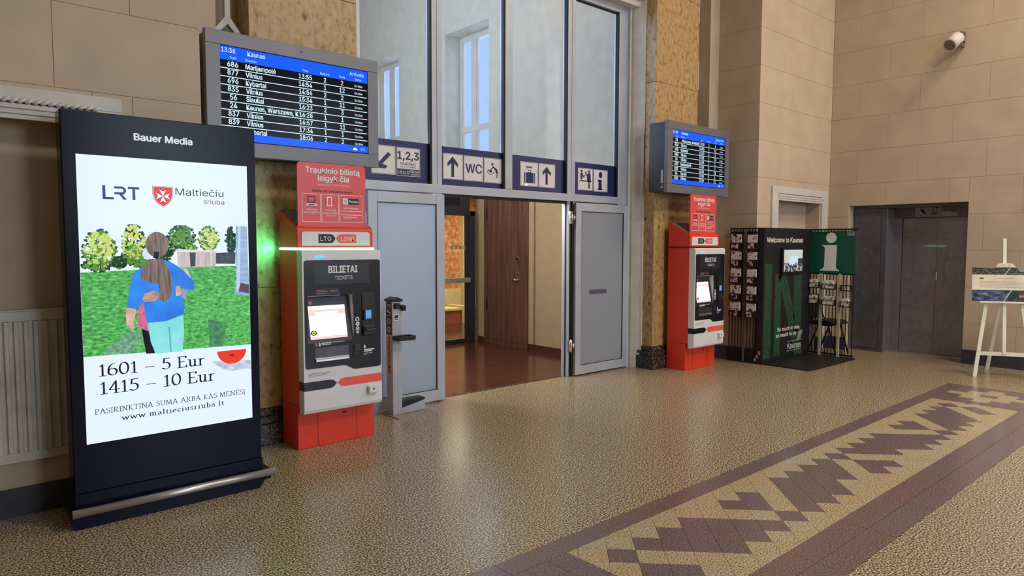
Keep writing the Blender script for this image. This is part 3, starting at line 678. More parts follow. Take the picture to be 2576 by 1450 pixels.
pic('shed', 'shed', ems('picture_shed', (176, 160, 160), (214, 204, 206), 40, (1.5, 1, .1)), 5); pic('shed_roof', 'roof', em('roof_white', (226, 222, 226)), 6); pic('shed_door', 'sdoor', em('shed_door', (70, 76, 92)), 6)
pic('house', 'house', ems('picture_house', (130, 160, 200), (166, 192, 224), 30, (.3, 1, 2)), 5); pic('drainpipe', 'pipe', em('pipe', (190, 216, 240)), 6); pic('steps', 'steps', em('steps', (96, 84, 100)), 6)
pic('shoulder', 'shoulder', em('skin_pale', (216, 196, 190)), 5); pic('face', 'cap', em('cap_white', (214, 226, 240)), 5)
pic('leg', 'leg', em('black_cloth', (26, 24, 34)), 6); pic('pink_top', 'pink', ems('pink_cloth', (196, 70, 130), (236, 110, 160), 60), 7)
pic('sweater', 'sweater', ems('blue_sweater', (8, 108, 220), (22, 140, 246), 9), 8); pic('trousers', 'pants', ems('mint_trousers', (118, 214, 216), (146, 232, 232), 8), 9); pic('crease', 'crease', em('trouser_crease', (90, 180, 190)), 10)
pic('arm', 'arm', ems('skin', (196, 150, 132), (226, 186, 168), 20), 9); pic('hand', ['hand'], ems('skin_brown', (150, 108, 100), (206, 166, 150), 60, (.4, 1, 2)), 10); pic('hand', ['hand2'], MATS['skin'], 10); pic('watch', 'watch', em('watch', (150, 160, 205)), 10)
hair = ems('hair', (64, 50, 48), (150, 124, 112), 60, (2.2, 1, .12))
pic('ponytail', 'pony', hair, 11); obj('picture_head', G().disc(TX+.462, 1.588, .062, lay(12), .076, 32), hair, sc); pic('hair_tie', 'tie', em('hair_tie', (28, 24, 38)), 13)
# logos on the screen
lrt = em('lrt_blue', (46, 64, 128)); y = lay(1)
g = G().rect(TX+.190, TX+.205, 1.845, 1.922, y).rect(TX+.205, TX+.245, 1.845, 1.858, y)
g.rect(TX+.249, TX+.288, 1.907, 1.920, y).ring(TX+.286, 1.897, .010, .023, y, 12, -90, 90).rect(TX+.249, TX+.288, 1.874, 1.887, y).flat([(TX+.270, 1.880), (TX+.286, 1.880), (TX+.312, 1.846), (TX+.294, 1.846)], y)
g.rect(TX+.318, TX+.378, 1.907, 1.920, y).rect(TX+.341, TX+.356, 1.846, 1.907, y); obj('logo_lettering', g, lrt, sc)
sh = [(.446, 1.934), (.559, 1.934), (.559, 1.885), (.552, 1.856), (.535, 1.831), (.503, 1.808), (.470, 1.831), (.453, 1.856), (.446, 1.885)]
cx, cz = .5025, 1.875
def shr(k): return [(TX+cx+(a-cx)*k, cz+(b-cz)*k) for a, b in sh]
obj('shield', G().flat(shr(1.0), lay(1)), em('shield_edge', (150, 60, 70)), sc); obj('shield', G().flat(shr(.96), lay(2)), E_white, sc); obj('shield', G().flat(shr(.90), lay(3)), em('shield_red', (222, 52, 44)), sc)
g = G()
for k in range(4):
    a = math.pi/2*k
    R2 = lambda p: (TX+cx+p[0]*math.cos(a)-p[1]*math.sin(a), cz+p[0]*math.sin(a)+p[1]*math.cos(a))
    g.flat([R2(p) for p in ((0, .001), (.019, .038), (0, .027), (-.019, .038))], lay(4))
obj('shield_cross', g, E_white, sc)
T(sc, E_ink, lay(1), ('Maltiečių', TX+.572, TX+.853, 1.885, .041, -.008)); T(sc, em('ink_red', (150, 40, 60)), lay(1), ('sriuba', TX+.731, TX+.855, 1.838, .030, .0))
# serif lettering drawn with a broad nib
def arc(cx, cy, rx, ry, a, b, n=12): return [(cx+rx*math.cos(math.radians(a+(b-a)*i/n)), cy+ry*math.sin(math.radians(a+(b-a)*i/n))) for i in range(n+1)]
def srf(x, y, w=.22): return [(x-w/2, y), (x+w/2, y)]
SG = {
 '0': (.62, [arc(.31, .5, .25, .48, 90, 450, 24)]), '1': (.44, [[(.10, .80), (.24, .95), (.24, .02)], srf(.24, .02, .34)]),
 '4': (.62, [[(.42, .02), (.42, .97), (.05, .30), (.60, .30)], srf(.42, .02, .26)]),
 '5': (.58, [[(.50, .95), (.16, .95), (.13, .56)]+arc(.25, .32, .26, .29, 120, -140, 14)]),
 '6': (.60, [arc(.45, .42, .38, .55, 95, 185, 8)+arc(.31, .30, .24, .28, 180, 540, 20)]),
 '–': (.62, [[(.06, .38), (.56, .38)]]), '-': (.4, [[(.05, .38), (.35, .38)]]),
 'E': (.62, [[(.13, .02), (.13, .95)], [(.02, .95), (.54, .95), (.54, .82)], [(.13, .50), (.42, .50)], [(.02, .02), (.56, .02), (.58, .18)]]),
 'u': (.60, [[(.02, .62), (.14, .62), (.14, .20)]+arc(.27, .18, .13, .16, 180, 300, 8)+[(.45, .18)], [(.36, .62), (.45, .62), (.45, .04), (.56, .02)]]),
 'r': (.44, [[(.03, .60), (.15, .62), (.15, .02)], srf(.15, .02, .26), [(.15, .45), (.26, .60), (.40, .60)]]),
 'P': (.58, [[(.14, .02), (.14, .95)], srf(.14, .02, .26), [(.03, .95), (.28, .95)]+arc(.28, .72, .22, .23, 90, -90, 10)+[(.14, .49)]]),
 'A': (.74, [[(.08, .02), (.36, .97), (.64, .02)], [(.18, .36), (.54, .36)], srf(.08, .02, .2), srf(.64, .02, .22)]),
 'S': (.50, [arc(.25, .73, .18, .22, 30, 270, 12)+arc(.25, .26, .20, .25, 90, -150, 12)]),
 'I': (.30, [[(.15, .02), (.15, .95)], srf(.15, .02), srf(.15, .95)]),
 'R': (.66, [[(.14, .02), (.14, .95)], srf(.14, .02, .24), [(.03, .95), (.28, .95)]+arc(.28, .73, .20, .22, 90, -90, 10)+[(.14, .51)], [(.30, .51), (.52, .06), (.62, .02)]]),
 'N': (.76, [[(.13, .02), (.13, .95), (.62, .03), (.62, .95)], srf(.13, .02, .2), srf(.62, .95, .2), [(.02, .95), (.13, .95)]]),
 'K': (.68, [[(.14, .02), (.14, .95)], srf(.14, .02), srf(.14, .95), [(.52, .95), (.17, .50), (.56, .04), (.66, .02)]]),
 'T': (.60, [[(.03, .84), (.03, .95), (.57, .95), (.57, .84)], [(.30, .95), (.30, .02)], srf(.30, .02, .26)]),
 'U': (.72, [[(.13, .95), (.13, .30)]+arc(.35, .28, .22, .27, 180, 360, 12)+[(.57, .95)], srf(.13, .95), srf(.57, .95, .2)]),
 'M': (.88, [[(.10, .02), (.14, .95), (.42, .10), (.70, .95), (.76, .02)], srf(.10, .02, .2), srf(.76, .02, .22)]),
 'B': (.58, [[(.14, .02), (.14, .95)], [(.03, .95), (.26, .95)]+arc(.27, .73, .18, .22, 90, -90, 8)+[(.14, .51)], [(.27, .51)]+arc(.28, .27, .22, .25, 90, -90, 8)+[(.03, .02)]]),
 'w': (.86, [[(.06, .62), (.24, .02), (.42, .60), (.60, .02), (.78, .62)], srf(.06, .62, .16), srf(.78, .62, .16)]),
 '.': (.24, [[(.11, .04), (.13, .06)]]),
 'm': (.90, [[(.02, .60), (.13, .62), (.13, .02)], srf(.13, .02, .2), [(.13, .48)]+arc(.28, .46, .14, .15, 150, 0, 8)+[(.42, .02)], srf(.42, .02, .2), [(.42, .48)]+arc(.58, .46, .14, .15, 150, 0, 8)+[(.73, .02)], srf(.73, .02, .2)]),
 'a': (.52, [[(.08, .52)]+arc(.22, .48, .15, .14, 140, 0, 8)+[(.38, .08), (.48, .03)], arc(.22, .18, .16, .17, 60, 320, 14)+[(.36, .12)], [(.36, .36), (.22, .34)]]),
 'l': (.28, [[(.02, .97), (.13, 1.0), (.13, .02)], srf(.13, .02)]), 't': (.36, [[(.15, .78), (.15, .14)]+arc(.25, .12, .10, .11, 180, 320, 6), [(.02, .62), (.32, .62)]]),
 'i': (.28, [[(.02, .60), (.13, .62), (.13, .02)], srf(.13, .02), [(.13, .86), (.15, .88)]]),
 'e': (.50, [[(.06, .36), (.42, .36)]+arc(.24, .33, .19, .30, 10, 310, 16)]), 'c': (.46, [arc(.25, .32, .20, .30, 50, 310, 16)]),
 's': (.40, [arc(.20, .46, .13, .15, 30, 270, 10)+arc(.20, .17, .14, .16, 90, -150, 10)]),
 'b': (.56, [[(.02, .97), (.13, 1.0), (.13, .03)], arc(.30, .32, .19, .30, 140, -140, 16)]),
 ' ': (.30, []),
}
SG['Ė'] = (SG['E'][0], SG['E'][1]+[[(.29, 1.13), (.31, 1.15)]]); SG['Į'] = (SG['I'][0], SG['I'][1]+[[(.20, .0), (.12, -.12), (.22, -.17)]])
def hull(P):
    P = sorted(set(P)); 
    def half(Q):
        h = []
        for p in Q:
            while len(h) > 1 and (h[-1][0]-h[-2][0])*(p[1]-h[-2][1])-(h[-1][1]-h[-2][1])*(p[0]-h[-2][0]) <= 0: h.pop()
            h.append(p)
        return h
    a, b = half(P), half(P[::-1]); return a[:-1]+b[:-1]
def serif(s, x0, x1, zb, cap, y, mat, parent, wv=.062, wh=.024, sp=.06):
    tot = sum(SG[c][0]+sp for c in s)-sp; kx = (x1-x0)/tot; g = G(); x = 0; n = 10
    nib = [(wv*math.cos(2*math.pi*i/n)*math.cos(.35)-wh*math.sin(2*math.pi*i/n)*math.sin(.35), wv*math.cos(2*math.pi*i/n)*math.sin(.35)+wh*math.sin(2*math.pi*i/n)*math.cos(.35)) for i in range(n)]
    for c in s:
        w, st = SG[c]
        for pl in st:
            for p, q in zip(pl, pl[1:]):
                H = hull([(round(e[0]+d[0], 4), round(e[1]+d[1], 4)) for e in (p, q) for d in nib])
                if len(H) > 2: g.flat([(x0+(x+a)*kx, zb+b*cap) for a, b in H], y)
        x += w+sp
    return obj('lettering', g, mat, parent)
ink = em('serif_ink', (40, 34, 52))
serif('1601 – 5 Eur', TX+.137, TX+.712, .842, .070, lay(1), ink, sc); serif('1415 – 10 Eur', TX+.140, TX+.770, .738, .072, lay(1), ink, sc)
serif('PASIRINKTINA SUMA ARBA KAS MĖNESĮ', TX+.112, TX+.956, .627, .031, lay(1), ink, sc, .05, .03); serif('www.maltieciusriuba.lt', TX+.247, TX+.822, .574, .030, lay(1), ink, sc, .065, .035, .1)
# bowl held in a hand, lower right of the screen
g = G().flat([(TX+a, b) for a, b in ((.755, .858), (.78, .835), (.83, .80), (.88, .785), (.94, .79), (.999, .785), (.999, .84), (.93, .85), (.88, .83), (.82, .85), (.775, .862))], lay(1)); obj('picture_hand', g, ems('hand_blue', (150, 160, 190), (216, 222, 236), 25), sc)
g = G().flat([(TX+.788, .918)]+[(TX+.8785+.0905*math.cos(math.radians(a)), .918+.086*math.sin(math.radians(a))) for a in range(180, 361, 12)], lay(2)); obj('picture_bowl', g, em('bowl_red', (236, 62, 40)), sc)
obj('picture_bowl_mark', G().flat([(TX+.855, .892), (TX+.885, .895), (TX+.895, .878), (TX+.87, .88)], lay(3)), em('bowl_mark', (150, 30, 36)), sc)

# ================================================================== TIMETABLE BOARDS
def board(x0, label, title, rows, group):
    z0 = 2.225; Y = 5.05
    t = thing('timetable_board', label, 'display board', (x0+.68, 5.2, z0), group=group)
    B('housing', board_side, t, x0+.012, x0+1.348, Y+.05, YR-.001, z0+.012, z0+.856, bevel=.004)
    w = .099
    for (a, b, c, d) in ((0, 1.36, 0, .104), (0, 1.36, .771, .868), (0, .099, .104, .771), (1.266, 1.36, .104, .771)): B('bezel', board_grey, t, x0+a, x0+b, Y, Y+.052, z0+c, z0+d, bevel=.003)
    B('bezel_back', board_side, t, x0+.004, x0+1.356, Y+.045, Y+.06, z0+.004, z0+.864)
    obj('sensor', G().cyl((x0+.70, Y-.001, z0+.822), (x0+.70, Y+.01, z0+.822), .007, 12), gasket, t)
    s = B('screen', E_black, t, x0+.099, x0+1.266, Y+.012, Y+.03, z0+.104, z0+.771)
    yy = Y+.0112
    obj('header_band', G().rect(x0+.099, x0+1.266, z0+.672, z0+.768, yy), E_blue, s)
    g = G()
    for k in range(8): g.rect(x0+.099, x0+1.262, z0+.6115-.0577*k, z0+.6175-.0577*k, yy)
    obj('row_line', g, E_text, s)
    yt = Y+.0108
    g = G()
    for (txt, c, h, zb, al, bo) in (('13:38', .112, .030, .726, 'l', .01), ('Kaunas', .296, .032, .724, 'l', .01), ('Train', .169, .017, .684, 'l', 0), ('Direction', .280, .017, .684, 'l', 0), ('Time', .735, .017, .684, 'c', 0), ('Platform', .896, .017, .684, 'c', 0), ('Track', 1.042, .017, .684, 'c', 0), ('Status', 1.185, .017, .684, 'c', 0), (title, 1.236, .030, .718, 'r', 0)):
        g = G(); words(g, txt, x0+c, None, z0+zb, h, yt, bo, al, cond=.88); o = obj('header_lettering', g, E_text, s, kind='stuff'); del o['kind']
    for k, (no, to, tm, pl, tr) in enumerate(rows):
        zb = z0+.6285-.0577*k
        for (txt, cx, dz, h, bo, al, cd) in ((no, .189, 0, .036, .022, 'c', .84), (to, .281, 0, .034, .020, 'l', .84), (tm, .735, 0, .034, .020, 'c', .84), (pl, .896, 0, .034, .020, 'c', .84), (tr, 1.042, 0, .034, .020, 'c', .84), ('On time', 1.186, .003, .018, .01, 'c', .8)):
            if txt: g = G(); words(g, txt, x0+cx, None, zb+dz, h, yt, bo, al, cond=cd); o = obj('row_lettering', g, E_text, s, kind='stuff'); del o['kind']
    obj('footer_band', G().rect(x0+.099, x0+1.266, z0+.112, z0+.166, Y+.0104), E_blue, s)
    g = G().disc(x0+1.150, z0+.137, .011, Y+.010).disc(x0+1.137, z0+.133, .008, Y+.010).disc(x0+1.163, z0+.133, .008, Y+.010); words(g, '0°C', x0+1.20, None, z0+.129, .018, Y+.010); obj('footer_lettering', g, E_text, s)
    return t
board(1.604, 'grey arrivals board with blue header above the red ticket sign nearest the totem', 'Arrivals',
 [('686','Marijampolė','13:55','2','2'),('877','Vilnius','14:54','1','12'),('696','Kybartai','14:56','2','2'),('835','Vilnius','15:34','1','11'),('56','Šiauliai','16:23','2','3'),('24','Kaunas, Warszawa, K','16:28','1','1'),('837','Vilnius','16:57','1','11'),('839','Vilnius','17:34','1','1'),('','Kybartai','18:06','2','2')], 'timetable boards')
db = board(6.945, 'grey departures board with warning sticker on its side, on the far pilaster', 'Departures',
 [('23',', Warszawa, Kraków)','13:38','1','1'),('836','Vilnius','14:55','1','11'),('695','Kybartai','15:10','2','2'),('880','Vilnius','15:35','1','12'),('24','Vilnius','16:29','1','1'),('689','Marijampolė','16:35','2','2'),('882','Vilnius','16:36','1','11'),('44','Šiauliai','17:00','2','3'),('838','Vilnius','17:10','1','11')], 'timetable boards')
xs = 6.945+.0105
g = G().flat([(5.125, 2.34), (5.125, 2.50), (5.155, 2.50), (5.155, 2.34)], xs, 'x'); obj('side_label', g, print_white, db)
g = G(); words(g, 'ZELAI 3.55', 0, .145, 0, .018, 0, 0, 'l', mp=lambda u, v: (xs-.0008, 5.149-v, 2.347+u)); obj('label_lettering', g, print_dark, db)
obj('warning_sticker', G().flat([(5.115, 2.28), (5.165, 2.28), (5.140, 2.325)], xs, 'x'), mk('warning_yellow', (214, 186, 60), .5), db)
obj('warning_mark', G().flat([(5.137, 2.29), (5.143, 2.29), (5.144, 2.312), (5.136, 2.312)], xs-.0008, 'x'), print_dark, db)

# ================================================================== TICKET MACHINES
def machine(label, lit):
    x0, x1 = 2.200, 2.866; YA, YBK = 4.955, 5.278; XF0, XF1 = 2.200, 2.868; YF = 4.875
    t = thing('ticket_machine', label, 'ticket machine', (2.533, 5.13, 0), group='ticket machines')
    B('plinth', red_body, t, x0, x1, 4.998, YBK, 0, .34, bevel=.004)
    g = G()
    for x in (2.364, 2.702): g.box(x-.0012, x+.0012, 4.9965, 4.999, .004, .335)
    obj('plinth_seam', g, print_dark, t); B('plinth_slot', print_dark, t, 2.58, 2.615, 4.995, 5.0, .232, .246)
    B('cabinet', red_body, t, x0, x1, YA+.005, YBK, .343, 1.548, bevel=.004)
    # white front with an opening for the sloping touch screen
    ox0, ox1, oz0, oz1 = 2.235, 2.612, .838, 1.200
    fr = None
    for i, a in enumerate(((XF0, XF1, .292, oz0), (XF0, XF1, oz1, 1.546), (XF0, ox0, oz0, oz1), (ox1, XF1, oz0, oz1))):
        g = G()
        if i == 0: g.prism([(YF+.03, .292), (YF+.008, .302), (YF, .325), (YF, oz0), (YA+.006, oz0), (YA+.006, .292)], XF0, XF1, 'x')
        elif i == 1: g.prism([(YF, oz1), (YF, 1.530), (YF+.016, 1.546), (YA+.006, 1.546), (YA+.006, oz1)], XF0, XF1, 'x')
        else: g.box(a[0], a[1], YF, YA+.006, a[2], a[3])
        obj('front_shell', g, machine_white, t, bevel=0)
    y0 = YF-.004
    # black fascia around the opening, with its stepped lower edge
    fl, frr, ft = 2.214, 2.860, 1.470
    r = .018
    g = G().prism([(fl, oz1), (frr, oz1), (frr, ft-r), (frr-r*.3, ft-r*.3), (frr-r, ft), (fl+r, ft), (fl+r*.3, ft-r*.3), (fl, ft-r)], y0, YF); obj('fascia', g, machine_black, t)
    g = G().prism([(fl, oz0), (fl, .645+r), (fl+r*.3, .645+r*.3), (fl+r, .645), (2.535, .645), (2.555, .64), (2.612, .608), (2.63, .604), (frr-r, .604), (frr-r*.3, .604+r*.3), (frr, .604+r), (frr, oz0)], y0, YF); obj('fascia', g, machine_black, t)
    B('fascia', machine_black, t, fl, ox0, y0, YF, oz0, oz1); B('fascia', machine_black, t, ox1, frr, y0, YF, oz0, oz1)
    rec = obj('screen_recess', G().prism([(YF, oz0), (YF+.07, oz1-.0), (YF+.075, oz1), (YF+.078, oz0)], ox0, ox1, 'x'), machine_dark, t)
    def on(z): return YF+.07*(z-oz0)/(oz1-oz0)-.0015
    def tilt(g, pts): g.bm.faces.new([g.bm.verts.new((x, on(z)-k, z)) for x, z, k in pts])
    def quad(a, b, c, d, k): 
        g = G(); tilt(g, [(a, c, k), (b, c, k), (b, d, k), (a, d, k)]); return g
    sx0, sx1, sz0, sz1 = 2.262, 2.568, .866, 1.118
    s = obj('touch_screen', quad(sx0, sx1, sz0, sz1, .002), E_touch, t)
    g = quad(sx0, sx1, 1.072, 1.088, .003); tilt(g, [(sx0, 1.045, .003), (2.315, 1.045, .003), (2.315, 1.072, .003), (sx0, 1.072, .003)]); tilt(g, [(2.505, 1.050, .003), (sx1, 1.050, .003), (sx1, 1.072, .003), (2.505, 1.072, .003)]); tilt(g, [(sx0, sz0, .003), (sx1, sz0, .003), (sx1, .886, .003), (sx0, .886, .003)]); obj('screen_bar', g, E_pink, s)
    g = G()
    def eye(rx, rz, k, n=20): tilt(g, [(2.290+rx*math.cos(2*math.pi*i/n), .915+rz*math.sin(2*math.pi*i/n)*(abs(math.sin(2*math.pi*i/n))**.3), k) for i in range(n)])
    eye(.026, .020, .0035); eye(.006, .006, .0055); obj('screen_eye', g, print_dark, s)
    g = G(); eye(.015, .015, .0045); obj('screen_eye', g, E_yel, s)
    B('recess_lip', print_grey, t, 2.238, 2.50, y0-.003, y0+.002, 1.196, 1.201)
    B('recess_edge', print_grey, t, 2.612, 2.616, y0-.002, y0+.001, .87, 1.12)
    yl = y0-.0006
    B('name_plate', mk('name_plate', (34, 40, 50), .3), t, 2.30, 2.765, y0-.0004, y0+.001, 1.285, 1.452)
    T(t, print_white, yl-.0006, ('BILIETAI', 2.412, 2.655, 1.372, .052, .02), ('TICKETS', 2.462, 2.613, 1.318, .029, .0))
    B('notice_plate', machine_dark, t, 2.300, 2.497, y0-.0012, y0, 1.206, 1.252)
    obj('notice_line', G().rect(2.312, 2.385, 1.238, 1.243, y0-.002).rect(2.418, 2.485, 1.228, 1.236, y0-.002), mk('dim_red', (170, 80, 84), .5), t); obj('notice_line', G().rect(2.312, 2.402, 1.229, 1.233, y0-.002).rect(2.312, 2.395, 1.214, 1.218, y0-.002), print_grey, t)
    # step markers and instruction prints
    g = G()
    g.disc(2.257, 1.150, .013, y0-.001).disc(2.302, .827, .013, yl).disc(2.725, 1.152, .012, yl)
    mark = obj('step_marker', g, mk('marker_red', (214, 96, 92), .5), t)
    g = G()
    for i, (x, z, n_) in enumerate(((2.302, .827, '3'), (2.725, 1.152, '2'))): words(g, n_, x, None, z-.007, .014, yl-.0006, 0, 'c')
    obj('step_number', g, print_dark, t)
    g = G().rect(2.345, 2.425, .830, .838, yl).rect(2.345, 2.425, .819, .825, yl).rect(2.700, 2.770, 1.093, 1.100, yl).rect(2.706, 2.760, 1.083, 1.088, yl).rect(2.705, 2.800, .744, .753, yl).rect(2.705, 2.780, .732, .739, yl)
    for (a, b, z) in ((2.435, 2.545, .832), (2.705, 2.785, .716), (2.705, 2.735, .704), (2.690, 2.775, .952), (2.632, 2.672, .985), (2.628, 2.682, .913)):
        n_ = int((b-a)/.008)
        for i in range(n_): g.rect(a+.008*i, a+.008*i+.004, z, z+.006, yl)
    g.prism([(2.322, .812), (2.335, .812), (2.338, .826), (2.329, .845), (2.322, .83)], yl, yl+.0004); g.prism([(2.707, .760), (2.719, .760), (2.721, .778), (2.714, .79), (2.706, .778)], yl, yl+.0004); g.prism([(2.715, 1.106), (2.735, 1.106), (2.738, 1.128), (2.72, 1.135)], yl, yl+.0004)
    obj('instruction_print', g, print_white, t)
    g = G().ring(2.651, 1.000, .010, .017, yl, 16, 0, 180).rect(2.634, 2.643, .988, 1.0, yl).rect(2.659, 2.668, .988, 1.0, yl).disc(2.652, .962, .017, yl).disc(2.652, .930, .016, yl, .010).disc(2.652, .897, .013, yl); obj('button_icon', g, print_white, t)
    obj('button_dot', G().disc(2.652, .962, .005, yl-.0006).disc(2.652, .93, .005, yl-.0006, .004).ring(2.652, .897, .006, .008, yl-.0006), print_dark, t)
    # card reader bay
    c = B('card_bay', black_plastic, t, 2.690, 2.812, y0-.006, y0, .862, 1.206, bevel=.003)
    B('reader', machine_dark, t, 2.700, 2.785, y0-.022, y0-.005, .985, 1.075, bevel=.004); B('reader_display', E_card, t, 2.714, 2.762, y0-.0235, y0-.021, 1.0, 1.066)
    B('pin_pad', machine_dark, t, 2.695, 2.792, y0-.026, y0-.005, .868, .945, bevel=.006); B('card_slot', gasket, t, 2.705, 2.790, y0-.040, y0-.024, .900, .932, bevel=.004); B('slot_line', print_grey, t, 2.725, 2.790, y0-.0415, y0-.040, .912, .915)
    # ticket tray and small flap
    B('ticket_tray', mk('tray_dark', (92, 94, 102), .25, .7), t, 2.290, 2.572, y0-.002, y0+.003, .716, .802); B('tray_lip', chrome, t, 2.290, 2.572, y0-.016, y0, .694, .712, bevel=.004); B('tray_curve', steel, t, 2.290, 2.572, y0-.008, y0, .712, .724, bevel=.002)
    B('flap', machine_dark, t, 2.618, 2.676, y0-.008, y0, .745, .797, bevel=.003); B('flap_pocket', black_plastic, t, 2.612, 2.682, y0-.004, y0, .700, .745, bevel=.002)
    B('status_light', E_cyan, t, 2.298, 2.382, YF-.004, YF, 1.490, 1.503, bevel=.0015)
    # lower decoration
    obj('band', G().prism([(XF0-.001, .478), (2.415, .478), (2.44, .485), (2.470, .514), (2.44, .54), (2.415, .545), (XF0-.001, .545)], YF-.0015, YF+.01), machine_black, t); B('band_side', machine_black, t, XF0-.0012, XF0, YF, YA+.005, .478, .545)
    obj('band', G().prism([(2.474, .514), (2.505, .485), (2.525, .478), (XF1+.0008, .478), (XF1+.0008, .545), (2.525, .545), (2.505, .54)], YF-.0015, YF+.01), coral, t)
    g = G()
    for k in range(3): g.rect(2.232, 2.425-.01*k, .607-.010*k, .611-.010*k, YF-.0008)
    obj('small_print', g, print_grey, t)
    lk = B('lock_box', machine_white, t, 2.735, 2.828, YF-.035, YF, .395, .450, bevel=.004); obj('lock_hole', G().cyl((2.775, YF-.0365, .428), (2.775, YF-.03, .428), .007, 14), print_dark, lk)
    # light strip round the cabinet and the hood above it
    E_off = mk('strip_off', (70, 26, 26), .4)
    B('light_strip', E_green if lit else E_off, t, x0-.004, x1-.012, YA-.004, YBK, 1.549, 1.561)
    hp = [(YA, 1.562), (YA, 1.70), (YA+.012, 1.722), (YA+.035, 1.735), (YBK-.03, 1.862), (YBK-.012, 1.862), (YBK, 1.845), (YBK, 1.562)]
    obj('hood', G().prism(hp, x0, x1-.02, 'x'), red_body, t, bevel=.006)
    sl = [(YA+.040, 1.742), (YBK-.034, 1.866), (YBK-.034, 1.862), (YA+.040, 1.737)]
    obj('hood_top', G().prism(sl, x0+.012, x1-.032, 'x'), print_grey, t)
    r = .02; a, b, c, d = x0+.038, x1-.050, 1.580, 1.688
    obj('logo_panel', G().prism([(a, c), (b, c), (b, d-r), (b-r*.3, d-r*.3), (b-r, d), (a+r, d), (a+r*.3, d-r*.3), (a, d-r)], YA-.003, YA), machine_white, t)
    yy = YA-.0036
    obj('logo', G().flat([(2.372, 1.600), (2.478, 1.600), (2.496, 1.608), (2.515, 1.635), (2.496, 1.662), (2.478, 1.669), (2.372, 1.669)], yy), print_dark, t); obj('logo', G().flat([(2.519, 1.635), (2.538, 1.608), (2.556, 1.600), (2.694, 1.600), (2.694, 1.669), (2.556, 1.669), (2.538, 1.662)], yy), coral, t)
    T(t, print_white, yy-.0005, ('LTG', 2.388, 2.478, 1.618, .033, .0), ('LINK', 2.562, 2.680, 1.618, .033, .0), name='logo_lettering')
    # red board standing on the hood
    r = .03; a, b, c, d = 2.217, 2.792, 1.725, 2.214
    def rp(k): return [(b-r+r*math.cos(math.radians(u)), d-r+r*math.sin(math.radians(u))) for u in range(0, 91, 15)]+[(a+r+r*math.cos(math.radians(u)), d-r+r*math.sin(math.radians(u))) for u in range(90, 181, 15)]
    sb = obj('top_board', G().prism([(a, c), (b, c)]+rp(0), YA+.015, YA+.027), red_board, t)
    y = YA+.0145
    T(sb, print_white, y, ('Traukinio bilietą', 2.283, 2.740, 2.137, .043, .022), ('įsigyk čia', 2.380, 2.645, 2.080, .043, .022), ('(atsiskaitymas TIK BANKO KORTELE)', 2.380, 2.645, 2.043, .014, 0.))
    T(sb, print_dark, y, ('Bilietus taip pat galima įsigyti:', 2.336, 2.677, 1.993, .017, .02))
    g = G()
    for (u, v) in ((2.252, 2.403), (2.410, 2.556), (2.563, 2.762)): g.frame(u, v, 1.762, 1.978, .0035, y)
    g.flat([(2.292, 1.902), (2.365, 1.902), (2.378, 1.886), (2.280, 1.886)], y).frame(2.455, 2.500, 1.886, 1.960, .009, y).rect(2.592, 2.636, 1.905, 1.953, y)
    obj('board_icon', g, print_white, sb)
    g = G().frame(2.297, 2.360, 1.908, 1.960, .008, y).rect(2.637, 2.728, 1.905, 1.953, y).rect(2.305, 2.352, 1.890, 1.896, y-.0004).ring(2.614, 1.931, .008, .011, y-.0004).ring(2.614, 1.925, .014, .016, y-.0004, 12, 200, 340)
    g.ring(2.478, 1.923, .034, .038, y, 10, 150, 210).ring(2.478, 1.923, .034, .038, y, 10, -30, 30); obj('board_icon', g, print_dark, sb)
    T(sb, print_white, y-.0006, ('Perlas', 2.645, 2.720, 1.920, .018, .015), ('svetainėje', 2.280, 2.375, 1.850, .015, .01), ('www.ltglink.lt', 2.262, 2.394, 1.828, .015, .01), ('mobiliojoje', 2.434, 2.532, 1.850, .014, .01), ('programėlėje', 2.424, 2.544, 1.828, .014, .01), ('„LTG Link“', 2.436, 2.530, 1.806, .015, .01), ('terminaluose', 2.598, 2.726, 1.868, .016, .012), name='board_lettering')
    g = G()
    for (u, v, z, h) in ((2.575, 2.752, 1.850, .008), (2.575, 2.750, 1.820, .009), (2.590, 2.715, 1.803, .008), (2.590, 2.68, 1.793, .004)): g.rect(u, v, z, z+h*.6, y)
    obj('board_small_print', g, print_white, sb)
    return t
m1 = machine('red and white ticket machine with glowing green light strip, nearer, under the arrivals board', True)
m2 = machine('red and white ticket machine without green glow, farther, under the departures board', False)
m2.location = (2.533+5.082, 5.13-.012, 0)
lt = bpy.data.lights.new('status_strip_light', 'AREA'); lt.shape = 'RECTANGLE'; lt.size = .31; lt.size_y = .012; lt.energy = 3.6; lt.color = (.10, 1.0, .48)
lo = bpy.data.objects.new('status_strip_light', lt); COL.objects.link(lo); lo.location = (2.194, 5.12, 1.555); lo.rotation_euler = Vector((-1, .12, 0)).to_track_quat('-Z', 'Y').to_euler(); lo.rotation_euler.x = math.pi/2; lo.rotation_euler.z = math.pi/2

